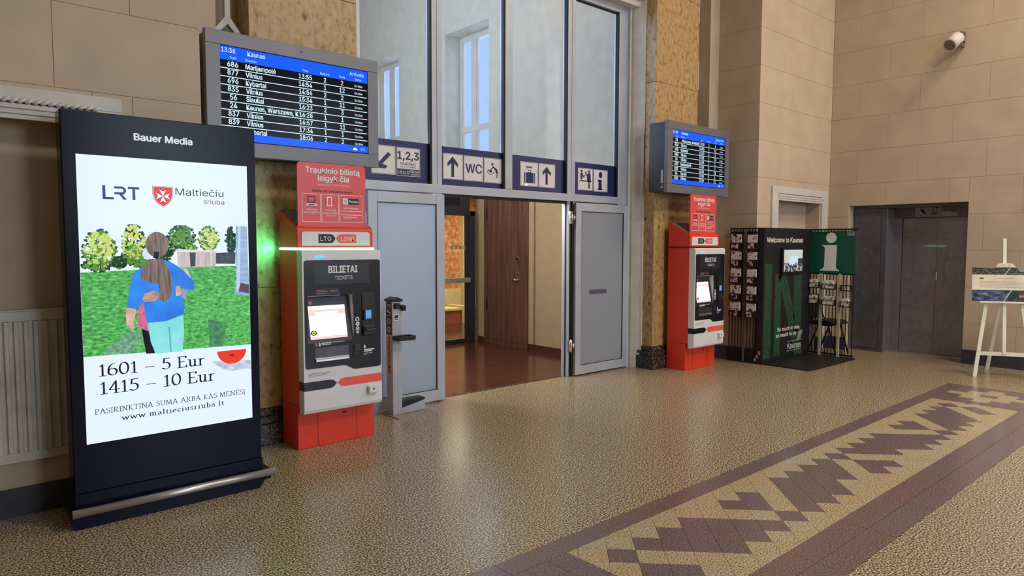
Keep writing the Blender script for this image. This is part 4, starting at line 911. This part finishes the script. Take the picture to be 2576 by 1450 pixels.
# ================================================================== WAYFINDING SIGNS ON THE PANES
KS = 5.737/5.70
def U(p): return (p[0]*KS, 1.6+(p[1]-1.6)*KS)
def wsign(x0, x1, z0, z1, label, tiles):
    a, b = U((x0, z0)), U((x1, z1))
    t = thing('wayfinding_sign', label, 'sign', ((a[0]+b[0])/2, 5.735, a[1]), group='wayfinding signs over the doorway')
    B('film', navy, t, a[0], b[0], 5.7372, 5.7415, a[1], b[1])
    for i, q in enumerate(tiles):
        (u0, w0), (u1, w1) = U((q[0], q[2])), U((q[1], q[3]))
        obj('pictogram_tile', G().rect(u0, u1, w0, w1, 5.7368), sign_white, t)
        obj('tile_border', G().frame(u0+.004, u1-.004, w0+.004, w1-.004, .003, 5.7364), sign_ink, t)
    return t
def pict(t, g): return obj('pictogram', g, sign_ink, t)
yq = 5.7362
def UP(l): return [U(p) for p in l]
ARW = lambda cx, zt, s=1.: [(cx+a*s, zt-b*s) for a, b in ((0, 0), (.068, .068), (.068, .108), (.018, .068), (.018, .206), (-.018, .206), (-.018, .068), (-.066, .104), (-.066, .066))]
s = wsign(3.19, 3.93, 2.189, 2.582, 'navy sign with left-down arrow and platform numbers 1,2,3', [(3.266, 3.527, 2.252, 2.522), (3.540, 3.806, 2.248, 2.520)])
pict(s, G().flat(UP([(3.446, 2.463), (3.479, 2.439), (3.384, 2.347), (3.439, 2.332), (3.419, 2.304), (3.310, 2.308), (3.312, 2.40), (3.342, 2.38), (3.350, 2.364)]), yq))
g = G().rect(*(U((3.544, 0))[0], U((3.802, 0))[0], U((0, 2.252))[1], U((0, 2.316))[1]), yq); words(g, '1,2,3', 3.551*KS, 3.790*KS, U((0, 2.408))[1], .072, yq, .03); words(g, 'PERONAI', 3.585*KS, 3.758*KS, U((0, 2.353))[1], .025, yq, .01); words(g, 'PLATFORMS', 3.585*KS, 3.756*KS, U((0, 2.327))[1], .016, yq, .01); pict(s, g)
g = G(); words(g, '1-8,11,12', 3.548*KS, 3.682*KS, U((0, 2.270))[1], .028, yq-.0004, .015); words(g, 'KELIAI', 3.690*KS, 3.796*KS, U((0, 2.284))[1], .022, yq-.0004, .015); words(g, 'ROADS', 3.702*KS, 3.786*KS, U((0, 2.260))[1], .015, yq-.0004, .015); obj('sign_lettering', g, sign_white, s)
s = wsign(4.066, 4.89, 2.190, 2.575, 'navy sign with up arrow, WC and baby changing pictogram', [(4.082, 4.335, 2.251, 2.510), (4.345, 4.601, 2.249, 2.508), (4.612, 4.874, 2.245, 2.508)])
pict(s, G().flat(UP(ARW(4.203, 2.482)), yq)); g = G(); words(g, 'WC', 4.370*KS, 4.582*KS, U((0, 2.334))[1], .092, yq, .02); pict(s, g)
g = G().disc(*U((4.728, 2.445)), .015, yq).flat(UP([(4.728, 2.43), (4.745, 2.42), (4.790, 2.40), (4.812, 2.352), (4.775, 2.352), (4.765, 2.385), (4.735, 2.41)]), yq).flat(UP([(4.742, 2.425), (4.70, 2.385), (4.708, 2.378), (4.75, 2.412)]), yq).rect(*(4.782*KS, 4.790*KS, U((0, 2.298))[1], U((0, 2.352))[1]), yq).rect(*(4.797*KS, 4.805*KS, U((0, 2.298))[1], U((0, 2.352))[1]), yq)
g.disc(*U((4.672, 2.378)), .010, yq).disc(*U((4.705, 2.368)), .024, yq, .013).ring(*U((4.705, 2.375)), .036, .043, yq, 14, 190, 350, 1.25); pict(s, g)
s = wsign(5.010, 5.855, 2.189, 2.572, 'navy sign with suitcase and key pictogram beside an up arrow', [(5.131, 5.401, 2.241, 2.510), (5.411, 5.674, 2.240, 2.510)])
g = G().ring(*U((5.235, 2.452)), .006, .016, yq).rect(5.250*KS, 5.308*KS, U((0, 2.447))[1], U((0, 2.460))[1], yq).rect(5.285*KS, 5.295*KS, U((0, 2.436))[1], U((0, 2.447))[1], yq)
for (a, b) in ((5.188, 5.205), (5.213, 5.328), (5.336, 5.353)): g.rect(a*KS, b*KS, U((0, 2.276))[1], U((0, 2.392))[1], yq)
g.frame(5.247*KS, 5.294*KS, U((0, 2.392))[1], U((0, 2.420))[1], .006, yq); pict(s, g); pict(s, G().flat(UP(ARW(5.537, 2.480)), yq))
s = wsign(6.0, 6.775, 2.184, 2.572, 'navy sign with ticket counter pictogram beside an information i', [(6.060, 6.323, 2.244, 2.508), (6.336, 6.597, 2.240, 2.508)])
g = G().disc(*U((6.120, 2.470)), .017, yq).flat(UP([(6.103, 2.45), (6.137, 2.45), (6.160, 2.415), (6.185, 2.43), (6.190, 2.42), (6.158, 2.395), (6.138, 2.415), (6.138, 2.372), (6.103, 2.372)]), yq).rect(6.088*KS, 6.297*KS, U((0, 2.348))[1], U((0, 2.362))[1], yq).rect(6.188*KS, 6.208*KS, U((0, 2.43))[1], U((0, 2.475))[1], yq)
g.disc(*U((6.255, 2.472)), .017, yq).flat(UP([(6.238, 2.452), (6.275, 2.452), (6.285, 2.43), (6.287, 2.35), (6.225, 2.35), (6.215, 2.41), (6.205, 2.42), (6.215, 2.435)]), yq).rect(6.238*KS, 6.254*KS, U((0, 2.268))[1], U((0, 2.35))[1], yq).rect(6.260*KS, 6.276*KS, U((0, 2.268))[1], U((0, 2.35))[1], yq); pict(s, g)
g = G().disc(*U((6.464, 2.445)), .032, yq, .040).rect(6.428*KS, 6.488*KS, U((0, 2.266))[1], U((0, 2.385))[1], yq).rect(6.410*KS, 6.488*KS, U((0, 2.372))[1], U((0, 2.385))[1], yq).rect(6.410*KS, 6.505*KS, U((0, 2.262))[1], U((0, 2.276))[1], yq); pict(s, g)

# ================================================================== HAND SANITISER STAND
t = thing('sanitizer_stand', 'slim silver hand sanitiser stand with foot pedal in front of the left door leaf', 'sanitizer stand', (3.36, 5.46, 0))
silver = mk('silver_paint', (176, 178, 188), .35, .35)
B('base_plate', mk('base_plate', (150, 142, 134), .5, .1, var=.12, scale=60), t, 3.278, 3.70, 5.275, 5.60, 0, .008)
B('post', silver, t, 3.302, 3.402, 5.415, 5.53, .008, 1.064, bevel=.004)
obj('cap', G().prism([(3.292, 1.064), (3.412, 1.064), (3.412, 1.082), (3.352, 1.106), (3.292, 1.082)], 5.405, 5.54), black_plastic, t, bevel=.003)
B('nozzle_mount', black_plastic, t, 3.318, 3.372, 5.385, 5.416, .998, 1.052, bevel=.006); B('nozzle', black_plastic, t, 3.372, 3.405, 5.375, 5.40, 1.01, 1.035, bevel=.003); B('spout', black_plastic, t, 3.390, 3.424, 5.37, 5.405, .978, 1.03, bevel=.004)
obj('sticker', G().rect(3.318, 3.372, .888, .946, 5.4145), print_white, t); obj('sticker_print', G().rect(3.324, 3.366, .908, .940, 5.414).rect(3.324, 3.366, .894, .903, 5.414), navy, t)
tr = B('tray_shelf', silver, t, 3.305, 3.480, 5.30, 5.416, .698, .712, bevel=.002)
obj('drip_tray', G().box(3.300, 3.478, 5.295, 5.305, .715, .752).box(3.300, 3.478, 5.402, 5.412, .715, .752).box(3.300, 3.310, 5.305, 5.402, .715, .752).box(3.468, 3.478, 5.305, 5.402, .715, .752).box(3.31, 3.468, 5.305, 5.402, .715, .725), black_plastic, t, bevel=.002)
obj('pedal_housing', G().prism([(3.402, .012), (3.66, .012), (3.66, .108), (3.645, .108), (3.402, .062)], 5.42, 5.52), silver, t, bevel=.002)
obj('pedal', G().prism([(3.402, .075), (3.402, .128), (3.42, .132), (3.655, .132), (3.66, .112), (3.645, .110)], 5.418, 5.522), black_plastic, t, bevel=.002)
xs = 3.3012
def sx(g, y0, y1, z0, z1, k=0): return g.flat([(y1, z0), (y0, z0), (y0, z1), (y1, z1)], xs-.0004*k, 'x')
obj('side_label', sx(G(), 5.425, 5.52, .76, 1.058), mk('label_dark', (34, 40, 56), .4), t); obj('side_label', sx(G(), 5.425, 5.52, .385, .752), mk('label_beige', (206, 184, 172), .5), t)
g = G(); words(g, 'RANKŲ DEZINFEKANTAS', 0, .34, 0, .040, 0, .01, mp=lambda u, v: (xs-.0005, 5.493-v, .398+u)); obj('label_lettering', g, print_dark, t)
g = sx(sx(sx(G(), 5.435, 5.51, 1.020, 1.024, 1), 5.435, 5.51, .935, .938, 1), 5.45, 5.495, 1.032, 1.038, 1)
g.flat([(5.50, .985), (5.48, .975), (5.46, .972), (5.44, .955), (5.45, .95), (5.48, .962), (5.50, .97)], xs-.0006, 'x').flat([(5.475, 1.0), (5.482, .99), (5.475, .984), (5.468, .99)], xs-.0006, 'x'); obj('label_icon', g, print_white, t)
g = G()
for z in (.882, .806): g.flat([(5.4725+.03*math.cos(k*math.pi/10), z+.03*math.sin(k*math.pi/10)) for k in range(20)], xs-.0006, 'x')
obj('label_disc', g, mk('label_beige', (206, 184, 172)), t)
g = G()
for z in (.882, .806):
    g.flat([(5.4725+.012*math.cos(k*math.pi/6), z+.012*math.sin(k*math.pi/6)) for k in range(12)], xs-.0012, 'x')
    g.flat([(5.452, z-.020), (5.456, z-.022), (5.494, z+.018), (5.490, z+.021)], xs-.0012, 'x')
obj('label_sign', g, print_dark, t)

# ================================================================== INFORMATION KIOSK
k = thing('information_kiosk', 'black and green tourist information kiosk with leaflet racks by the lift', 'kiosk', (9.1, 4.5, 0))
B('floor_plate', kiosk_black, k, 8.440, 9.785, 3.930, 4.63, 0, .018, bevel=.003)
B('floor_plate', kiosk_black, k, 8.425, 8.447, 4.60, 5.09, 0, .018)
B('back_panel', kiosk_black, k, 8.425, 9.765, 4.575, 4.66, .018, 1.813, bevel=.003)
B('top_edge', kiosk_black, k, 9.70, 9.78, 3.945, 4.58, 1.790, 1.813); B('top_edge', kiosk_black, k, 8.418, 8.447, 4.655, 5.075, 1.795, 1.813)
yk = 4.5742
T(k, mk('kiosk_letter', (222, 214, 200), .5), yk, ('Welcome to Kaunas', 8.484, 9.484, 1.622, .063, .03), ('So much to see,', 8.822, 9.458, .408, .050, .025), ('so much to do', 8.787, 9.366, .327, .050, .025), ('Kaunas', 9.118, 9.518, .138, .080, .008))
g = G().rect(9.106, 9.535, .243, .247, yk).rect(9.100, 9.526, .112, .116, yk)
for i in range(5): g.flat([(9.385+.024*i, .256), (9.393+.024*i, .256), (9.450+.024*i, .366+.004*i), (9.440+.024*i, .366+.004*i)], yk)
obj('logo_mark', g, MATS['kiosk_letter'], k)
# big striped IN lettering
def stripes(x0, x1, z0, z1, n, dx=0.):
    w = (x1-x0)/n
    for i in range(n):
        e = .010*((i*7) % 3)
        obj('green_stripe', G().flat([(x0+dx+w*i+.002, z0+e), (x0+dx+w*(i+1)-.002, z0+e*.6), (x0+w*(i+1)-.002, z1-e), (x0+w*i+.002, z1-e*.4)], 4.5746+.0001*(i % 2)), stripe_green, k)
stripes(8.455, 8.640, .055, 1.345, 5); stripes(8.735, 8.900, .07, 1.195, 4); stripes(8.80, 9.03, .03, 1.190, 5, .535); stripes(9.255, 9.495, .30, 1.178, 5)
mo = B('monitor', black_plastic, k, 8.845, 9.435, 4.535, 4.575, 1.19, 1.545, bevel=.005)
ms = B('monitor_screen', em('monitor_cream', (226, 226, 206), .8), k, 8.880, 9.402, 4.533, 4.536, 1.222, 1.520)
ym = 4.5326
obj('web_header', G().rect(8.880, 9.402, 1.476, 1.520, ym), em('monitor_pale', (206, 226, 226), .85), ms); obj('web_picture', G().rect(8.880, 9.402, 1.222, 1.345, ym), speck('town_photo', [(.40, (30, 32, 44)), (.52, (120, 116, 120)), (.60, (214, 222, 230))], 22, .4, emit=.8), ms); obj('web_picture', G().rect(9.27, 9.402, 1.335, 1.40, ym-.0003), em('monitor_dark', (60, 62, 70), .8), ms)
obj('web_card', G().rect(9.01, 9.262, 1.318, 1.43, ym-.0006), em('monitor_card', (214, 236, 250), .9), ms); obj('web_button', G().rect(9.175, 9.240, 1.326, 1.340, ym-.0010), E_blue, ms)
# left rack: slats on the return wall side
pale = speck('leaflet_print', [(.34, (44, 38, 42)), (.40, (140, 126, 122)), (.45, (226, 220, 216)), (.7, (244, 240, 238))], 22, .35)
pink_print = speck('leaflet_print_small', [(.38, (26, 22, 26)), (.46, (96, 80, 84)), (.54, (206, 180, 176)), (.7, (240, 226, 220))], 26, .35)
for i in range(10):
    y = 4.668+.0445*i
    B('slat', kiosk_black, k, 8.438, 8.445, y, y+.0105, .018, 1.795)
B('rack_post', mk('rack_post', (96, 88, 84), .5), k, 8.418, 8.428, 4.832, 4.862, .018, 1.795)
for z in (.05, 1.74): B('rack_rail', kiosk_black, k, 8.446, 8.452, 4.66, 5.075, z, z+.025)
B('rack_sign', print_grey, k, 8.4215, 8.4245, 4.60, 4.63, .13, .175); B('rack_sign', print_grey, k, 8.4215, 8.4245, 4.63, 4.66, .08, .125); B('rack_sign', print_grey, k, 8.4215, 8.4245, 4.66, 4.69, .035, .08)
ordn = ['top', 'second', 'third', 'fourth', 'bottom']
for c, (ya, yb, nm) in enumerate(((4.883, 5.045, 'column beside the ticket machine'), (4.655, 4.805, 'column beside the black panel'))):
    for r in range(5):
        zt = 1.728-.2285*r; sh = .010*((r*3+c) % 3)
        h = obj('leaflet_holder', G().box(8.372, 8.378, ya-.004, yb+.004, zt-.197, zt-.112).box(8.372, 8.428, ya-.004, ya, zt-.197, zt-.112).box(8.372, 8.428, yb, yb+.004, zt-.197, zt-.112).box(8.372, 8.428, ya-.004, yb+.004, zt-.202, zt-.197).box(8.420, 8.428, ya-.004, yb+.004, zt-.197, zt-.112), kiosk_black, k)
        obj('holder_print', G().flat([(yb-.015, zt-.190), (ya+.040, zt-.190), (ya+.040, zt-.120), (yb-.015, zt-.120)], 8.3715, 'x'), pink_print, h)
        lf = thing('leaflet_stack', '%s leaflet stack in the left rack, %s' % (ordn[r], nm), 'leaflets', (8.395, (ya+yb)/2, zt-.19), group='leaflets in the left kiosk rack')
        obj('leaflet', G().prism([(8.385, zt-.192), (8.396, zt-.192), (8.404, zt-sh), (8.393, zt-sh)], ya+.012, yb-.006, 'y') if False else G().prism([(ya+.012, zt-.192), (yb-.006, zt-.192), (yb-.006-sh*.4, zt-sh), (ya+.012-sh*.4, zt-sh*.6)], 8.388, 8.396, 'x'), pale, lf)
        B('leaflet_edge', print_white, lf, 8.3965, 8.399, ya+.006, ya+.045, zt-.19, zt-.012)
# right rack
for i in range(14):
    y = 3.968+.0466*i
    B('slat', kiosk_black, k, 9.752, 9.760, y, y+.0090, .018, 1.79)
for y in (4.135, 4.395): B('rack_post', mk('rack_post_pale', (196, 180, 150), .5), k, 9.725, 9.741, y, y+.034, .018, 1.20)
for z in (.03, 1.17): B('rack_rail', kiosk_black, k, 9.761, 9.767, 3.955, 4.58, z, z+.025)
ip = B('information_panel', kiosk_green, k, 9.722, 9.738, 3.965, 4.588, 1.188, 1.778, bevel=.001)
xi = 9.7212
def XI(pts): return [(4.588-u*.623, 1.188+v*.59) for u, v in pts]
g = G().flat(XI([(.49+.118*math.cos(a*math.pi/14), .845+.125*math.sin(a*math.pi/14)) for a in range(28)]), xi, 'x')
g.flat(XI([(.275, .672), (.62, .672), (.61, .16), (.625, .11), (.685, .075), (.685, .06), (.25, .06), (.25, .075), (.315, .11), (.345, .17), (.352, .58), (.34, .63), (.275, .66)]), xi, 'x'); obj('information_letter', g, print_white, ip)
obj('panel_sticker', G().flat(XI([(.835, .885), (.995, .885), (.995, .995), (.835, .995)]), xi, 'x'), speck('sticker_print', [(.4, (70, 120, 120)), (.6, (140, 170, 160))], 60, .4), ip)
cols_r = ((4.42, 4.568, 'column nearest the black panel'), (4.192, 4.378, 'middle column'), (3.975, 4.118, 'column nearest the lift'))
for c, (ya, yb, nm) in enumerate(cols_r):
    for r in range(2):
        z0 = .985-.2265*r-.012*c
        h = obj('leaflet_holder', G().box(9.668, 9.674, ya, yb, z0-.004, z0+.003).box(9.668, 9.674, ya, yb, z0+.062, z0+.070).box(9.668, 9.722, ya, ya+.004, z0-.004, z0+.07).box(9.668, 9.722, yb-.004, yb, z0-.004, z0+.07).box(9.668, 9.724, ya, yb, z0-.010, z0-.004).box(9.718, 9.724, ya, yb, z0+.055, z0+.070), kiosk_black, k)
        if c == 2 and r == 0: continue
        lf = thing('leaflet_stack', '%s leaflet stack in the right rack, %s' % (('upper', 'lower')[r], nm), 'leaflets', (9.69, (ya+yb)/2, z0), group='leaflets in the right kiosk rack')
        obj('leaflet', G().prism([(ya+.03, z0-.003), (yb-.012, z0-.003), (yb-.012, z0+.108), (ya+.03, z0+.104)], 9.682, 9.692, 'x'), pale, lf); B('leaflet_edge', print_white, lf, 9.693, 9.697, ya+.02, yb-.05, z0-.002, z0+.118)
# black chair behind the right rack
c = thing('chair', 'black upholstered visitor chair standing behind the right leaflet rack', 'chair', (10.08, 4.44, 0))
fab = mk('chair_fabric', (22, 21, 25), .85); met = mk('chair_metal', (24, 24, 26), .4, .5)
def pad(name, pts, a, b, ax): return obj(name, G().prism(pts, a, b, ax), fab, c, bevel=.014, seg=3)
pad('seat', [(4.245, .445), (4.30, .425), (4.42, .418), (4.60, .430), (4.645, .455), (4.60, .490), (4.42, .500), (4.29, .490)], 9.86, 10.30, 'x'); pad('backrest', [(4.63, .50), (4.665, .50), (4.705, .84), (4.675, .86), (4.645, .84)], 9.88, 10.28, 'x')
for (x, s_) in ((9.88, -1), (10.28, 1)):
    obj('leg', G().cyl((x, 4.36, .43), (x, 4.235, .0), .012), met, c); obj('leg', G().cyl((x, 4.50, .43), (x, 4.66, .0), .012), met, c); obj('back_support', G().cyl((x, 4.58, .45), (x, 4.69, .70), .010), met, c)
obj('stretcher', G().cyl((9.88, 4.36, .42), (10.28, 4.36, .42), .010).cyl((9.88, 4.50, .42), (10.28, 4.50, .42), .010), met, c)

# ================================================================== LIFT
e = thing('lift', 'grey steel lift with double doors recessed into the right wall', 'lift', (11.0, 3.65, 0))
B('service_door', lift_panel, e, 10.745, 10.77, 4.02, 4.385, .05, 2.06, bevel=.003); B('service_frame', lift_panel, e, 10.755, 10.80, 4.385, 4.415, 0, 2.12); B('service_frame', lift_panel, e, 10.755, 10.80, 3.945, 4.015, 0, 2.12); B('service_frame', lift_panel, e, 10.757, 10.80, 4.015, 4.385, 2.065, 2.12); B('service_frame', lift_panel, e, 10.757, 10.80, 4.015, 4.385, 0, .045)
g = G()
for z in (.86, 1.52): g.flat([(4.215, z), (4.245, z), (4.23, z+.025)], 10.7445, 'x')
obj('warning_sticker', g, print_grey, e); obj('screw', G().cyl((10.745, 4.05, .31), (10.742, 4.05, .31), .006).cyl((10.745, 4.05, 1.15), (10.742, 4.05, 1.15), .006), chrome, e)
B('jamb', lift_steel, e, 10.757, 11.10, 3.935, 3.945, 0, 2.12); B('jamb', lift_steel, e, 11.05, 11.10, 3.84, 3.935, 0, 2.0, bevel=.003); B('jamb', lift_steel, e, 11.02, 11.07, 2.885, 2.965, 0, 2.0, bevel=.003)
hd = B('header', lift_panel, e, 11.02, 11.10, 2.885, 3.935, 1.985, 2.16, bevel=.003); B('header_top', lift_panel, e, 10.76, 11.02, 2.885, 4.415, 2.125, 2.16)
B('sill', steel, e, 10.98, 11.12, 2.885, 3.935, 0, .012)
def doorpanel(y0, y1, x, yaw):
    g = G().box(-.0, .03, -(y1-y0)/2, (y1-y0)/2, .012, 1.984); o = obj('door_panel', g, lift_steel, e, bevel=.003)
    o.location = Vector((x, (y0+y1)/2, 0))-ORG[e.name]; o.rotation_euler = (0, 0, yaw)
    for v in o.data.vertices: v.co += ORG[e.name]
    return o
YAW = math.radians(2.8)
doorpanel(3.385, 3.835, 11.10, YAW); doorpanel(2.97, 3.38, 11.10, YAW)
B('handle_strip', chrome, e, 11.075, 11.085, 3.36, 3.375, 1.08, 1.20)
cp = B('call_panel', lift_panel, e, 11.01, 11.02, 2.90, 2.945, 1.0, 1.30, bevel=.002); obj('call_button', G().cyl((11.01, 2.922, 1.10), (11.005, 2.922, 1.10), .014).cyl((11.01, 2.922, 1.16), (11.005, 2.922, 1.16), .014), gasket, cp); B('call_display', gasket, cp, 11.006, 11.01, 2.905, 2.94, 1.21, 1.28)
xh = 11.0188
def XH(pts): return [(3.652-u*.162, 1.995+v*.158) for u, v in pts]
lab = mk('lift_label', (168, 164, 166), .5)
obj('lift_sign', G().flat(XH([(0, 0), (.98, 0), (.98, 1), (0, 1)]), xh, 'x').flat(XH([(1.02, 0), (2.0, 0), (2.0, 1), (1.02, 1)]), xh, 'x'), lab, hd); obj('lift_notice', G().flat(XH([(2.06, 0), (3.4, 0), (3.25, .30), (2.6, .42), (2.06, .42)]), xh, 'x'), lab, hd)
def cring(g, u, v, r0, r1, a0, a1, n=20):
    for i in range(n):
        t0, t1 = (math.radians(a0+(a1-a0)*q/n) for q in (i, i+1))
        g.flat(XH([(u+r0*math.cos(t0), v+r0*math.sin(t0)), (u+r1*math.cos(t0), v+r1*math.sin(t0)), (u+r1*math.cos(t1), v+r1*math.sin(t1)), (u+r0*math.cos(t1), v+r0*math.sin(t1))]), xh-.0006, 'x')
g = G(); cring(g, .42, .34, .20, .25, 110, 380); cring(g, .44, .86, 0.001, .07, 0, 360)
for pl in ([(.38, .74), (.50, .74), (.52, .60), (.66, .58), (.66, .54), (.50, .53), (.50, .44), (.70, .44), (.80, .16), (.88, .19), (.76, .50), (.40, .50)], [(1.38, .62), (1.30, .80), (1.24, .80), (1.38, .97), (1.52, .80), (1.44, .80), (1.42, .62)], [(1.62, .96), (1.72, .96), (1.72, .80), (1.80, .80), (1.68, .66), (1.54, .80), (1.62, .80)], [(1.24, .10), (1.80, .10), (1.80, .14), (1.24, .14)], [(1.24, .54), (1.80, .54), (1.80, .58), (1.24, .58)], [(1.22, .10), (1.26, .10), (1.26, .58), (1.22, .58)], [(1.78, .10), (1.82, .10), (1.82, .58), (1.78, .58)]): g.flat(XH(pl), xh-.0006, 'x')
for u in (1.40, 1.52, 1.64): g.flat(XH([(u-.04, .18), (u+.04, .18), (u+.045, .40), (u-.045, .40)]), xh-.0006, 'x'); cring(g, u, .46, .001, .035, 0, 360, 10)
obj('lift_pictogram', g, print_dark, hd)

# ================================================================== EASEL WITH NOTICE BOARD
TH = math.radians(30)
tv = Vector((math.sin(TH), -math.cos(TH), 0)); nv = Vector((math.cos(TH), math.sin(TH), 0)); FL = Vector((9.63, 2.474, 0)); CE = FL+.30*tv
e = thing('easel', 'white wooden display easel standing beside the lift', 'easel', tuple(CE), rotz=math.atan2(tv.y, tv.x), local=True)
lean = .20
def ly(z): return lean*z/1.7
obj('leg', G().bar((-.30, 0, 0), (-.17, ly(1.0), 1.0), .040, .022, (0, 1, 0)), easel_white, e); obj('leg', G().bar((.30, 0, 0), (.17, ly(1.0), 1.0), .040, .022, (0, 1, 0)), easel_white, e)
obj('rear_leg', G().bar((0, .60, 0), (0, ly(1.05)+.03, 1.05), .040, .022, (0, 1, 0)), easel_white, e)
obj('crossbar', G().bar((-.272, ly(.285), .285), (.272, ly(.285), .285), .045, .020, (0, 1, 0)), easel_white, e)
obj('mast', G().bar((0, ly(.285)-.012, .285), (0, ly(1.67)-.012, 1.67), .036, .020, (0, 1, 0)), easel_white, e)
obj('ledge', G().box(-.27, .27, ly(.92)-.075, ly(.92)-.01, .895, .913), easel_white, e, bevel=.003)
cl = obj('top_clamp', G().prism([(-.10, 1.325), (.10, 1.325), (.10, 1.335), (.06, 1.372), (-.06, 1.372), (-.10, 1.335)], ly(1.34)-.062, ly(1.34)-.022), easel_white, e, bevel=.003); obj('clamp_screw', G().cyl((-.033, ly(1.34)-.063, 1.35), (-.033, ly(1.34)-.055, 1.35), .005).cyl((.033, ly(1.34)-.063, 1.35), (.033, ly(1.34)-.055, 1.35), .005), gasket, cl)
p = thing('notice_board', 'printed notice board with train photos held on the white easel', 'notice board', tuple(CE), rotz=math.atan2(tv.y, tv.x), local=True)
def fy(z): return ly(z)-.048
def pan(x0, x1, z0, z1, k): return G().bm and None
def onb(pts, k):
    g = G(); g.bm.faces.new([g.bm.verts.new((x, fy(z)-.0005*k, z)) for x, z in pts]); return g
X0, X1 = -.345, .345
g = G(); v = []
for z in (.914, 1.322):
    for y in (0, .012): 
        for x in (X0, X1): v.append(g.bm.verts.new((x, fy(z)+y, z)))
for f in ((0,1,5,4),(2,3,7,6),(0,2,6,4),(1,3,7,5),(0,1,3,2),(4,5,7,6)): g.bm.faces.new([v[i] for i in f])
obj('board', g, mk('board_paper', (228, 216, 190), .5), p)
R = lambda a, b, c, d, k: onb([(a, c), (b, c), (b, d), (a, d)], k)
obj('photo_strip', R(X0, X1, 1.235, 1.320, 1), speck('photo_landscape', [(.36, (16, 16, 18)), (.5, (60, 52, 40)), (.62, (120, 108, 90)), (.75, (176, 170, 160))], 26, .4, detail=6, stretch=(1, 1, 3)), p)
obj('photo_strip', onb([(X0, .916), (-.02, .916), (.055, 1.050), (X0, 1.050)], 1), speck('photo_dusk', [(.34, (18, 18, 24)), (.46, (48, 60, 88)), (.58, (84, 104, 138)), (.70, (196, 166, 120))], 11, .4, detail=6, stretch=(1, 1, 2.4)), p); obj('photo_strip', onb([(-.01, .916), (X1, .916), (X1, 1.050), (.065, 1.050)], 1), speck('photo_night', [(.36, (12, 14, 20)), (.52, (36, 42, 58)), (.66, (70, 80, 84))], 16, .4, detail=5), p)
obj('photo_train', R(.135, .225, .965, .995, 2), mk('train_red', (206, 92, 66), .5), p); obj('photo_sheen', onb([(.12, 1.318), (.185, 1.318), (.22, 1.275), (.145, 1.272)], 2), mk('photo_sky', (136, 146, 156), .5), p); obj('divider', onb([(-.01, 1.236), (0.0, 1.236), (.05, 1.318), (.04, 1.318)], 3), mk('divider_line', (206, 198, 176), .5), p)
obj('print_logo', onb([(-.265, 1.182), (-.232, 1.182), (-.220, 1.190), (-.232, 1.198), (-.265, 1.198)], 1), print_dark, p)
g = G()
for (a, b, z, h) in ((-.08, .085, 1.188, .008),)+tuple((-.262, .262-.03*((q*5) % 4), 1.150-.0165*q, .004) for q in range(5)):
    n = int((b-a)/.016)
    for i in range(n): g.bm.faces.new([g.bm.verts.new((x, fy(zz)-.0006, zz)) for x, zz in ((a+.016*i, z), (a+.016*i+.013, z), (a+.016*i+.013, z+h), (a+.016*i, z+h))])
obj('printed_lines', g, print_grey, p)

# ================================================================== WALL SPEAKER
s = thing('wall_speaker', 'white cylindrical speaker mounted high on the right wall above the lift', 'speaker', (10.6, 3.06, 4.28))
ax = Vector((-.13, .045, -.10)); p0 = Vector((10.50, 3.055, 4.315)); p1 = p0+ax*1.15
obj('speaker_can', G().cyl(p0, p1, .082, 28), white_trim, s); obj('speaker_grille', G().cyl(p1, p1+ax.normalized()*.004, .070, 28), mk('grille_grey', (112, 104, 106), .6), s)
obj('bracket', G().box(10.46, 10.60, 3.0, 3.02, 4.25, 4.38).box(10.585, 10.60, 3.0, 3.11, 4.30, 4.40).box(10.44, 10.59, 3.0, 3.02, 4.19, 4.27), mk('bracket_brown', (92, 78, 66), .5), s)

# ================================================================== RADIATOR
r = thing('radiator', 'cream ribbed panel radiator in the niche beside the totem', 'radiator', (0, 4.8, .33))
Y = 4.80; xa, xb, za, zb = -.42, .80, .330, 1.208
B('back_panel', radiator_white, r, xa, xb, Y+.008, Y+.05, za, zb, bevel=.006); B('top_grille', radiator_white, r, xa, xb, Y-.004, Y+.05, zb-.004, zb+.006, bevel=.002)
B('edge_frame', radiator_white, r, xa, xb, Y-.002, Y+.01, zb-.06, zb-.004, bevel=.003); B('edge_frame', radiator_white, r, xa, xb, Y-.002, Y+.01, za, za+.055, bevel=.003)
n = int((xb-xa)/.0465)
for i in range(n):
    x = xa+.012+.0465*i
    obj('rib', G().prism([(x, Y+.010), (x+.005, Y-.012), (x+.023, Y-.012), (x+.028, Y+.010)], za+.058, zb-.062, 'z'), radiator_white, r)
B('wall_bracket', steel, r, -.2, -.17, Y+.05, 4.87, .5, 1.0); B('wall_bracket', steel, r, .55, .58, Y+.05, 4.87, .5, 1.0)
obj('valve', G().cyl((.80, Y+.03, .36), (.835, Y+.03, .36), .014).cyl((.82, Y+.03, .0), (.82, Y+.03, .36), .008), steel, r)
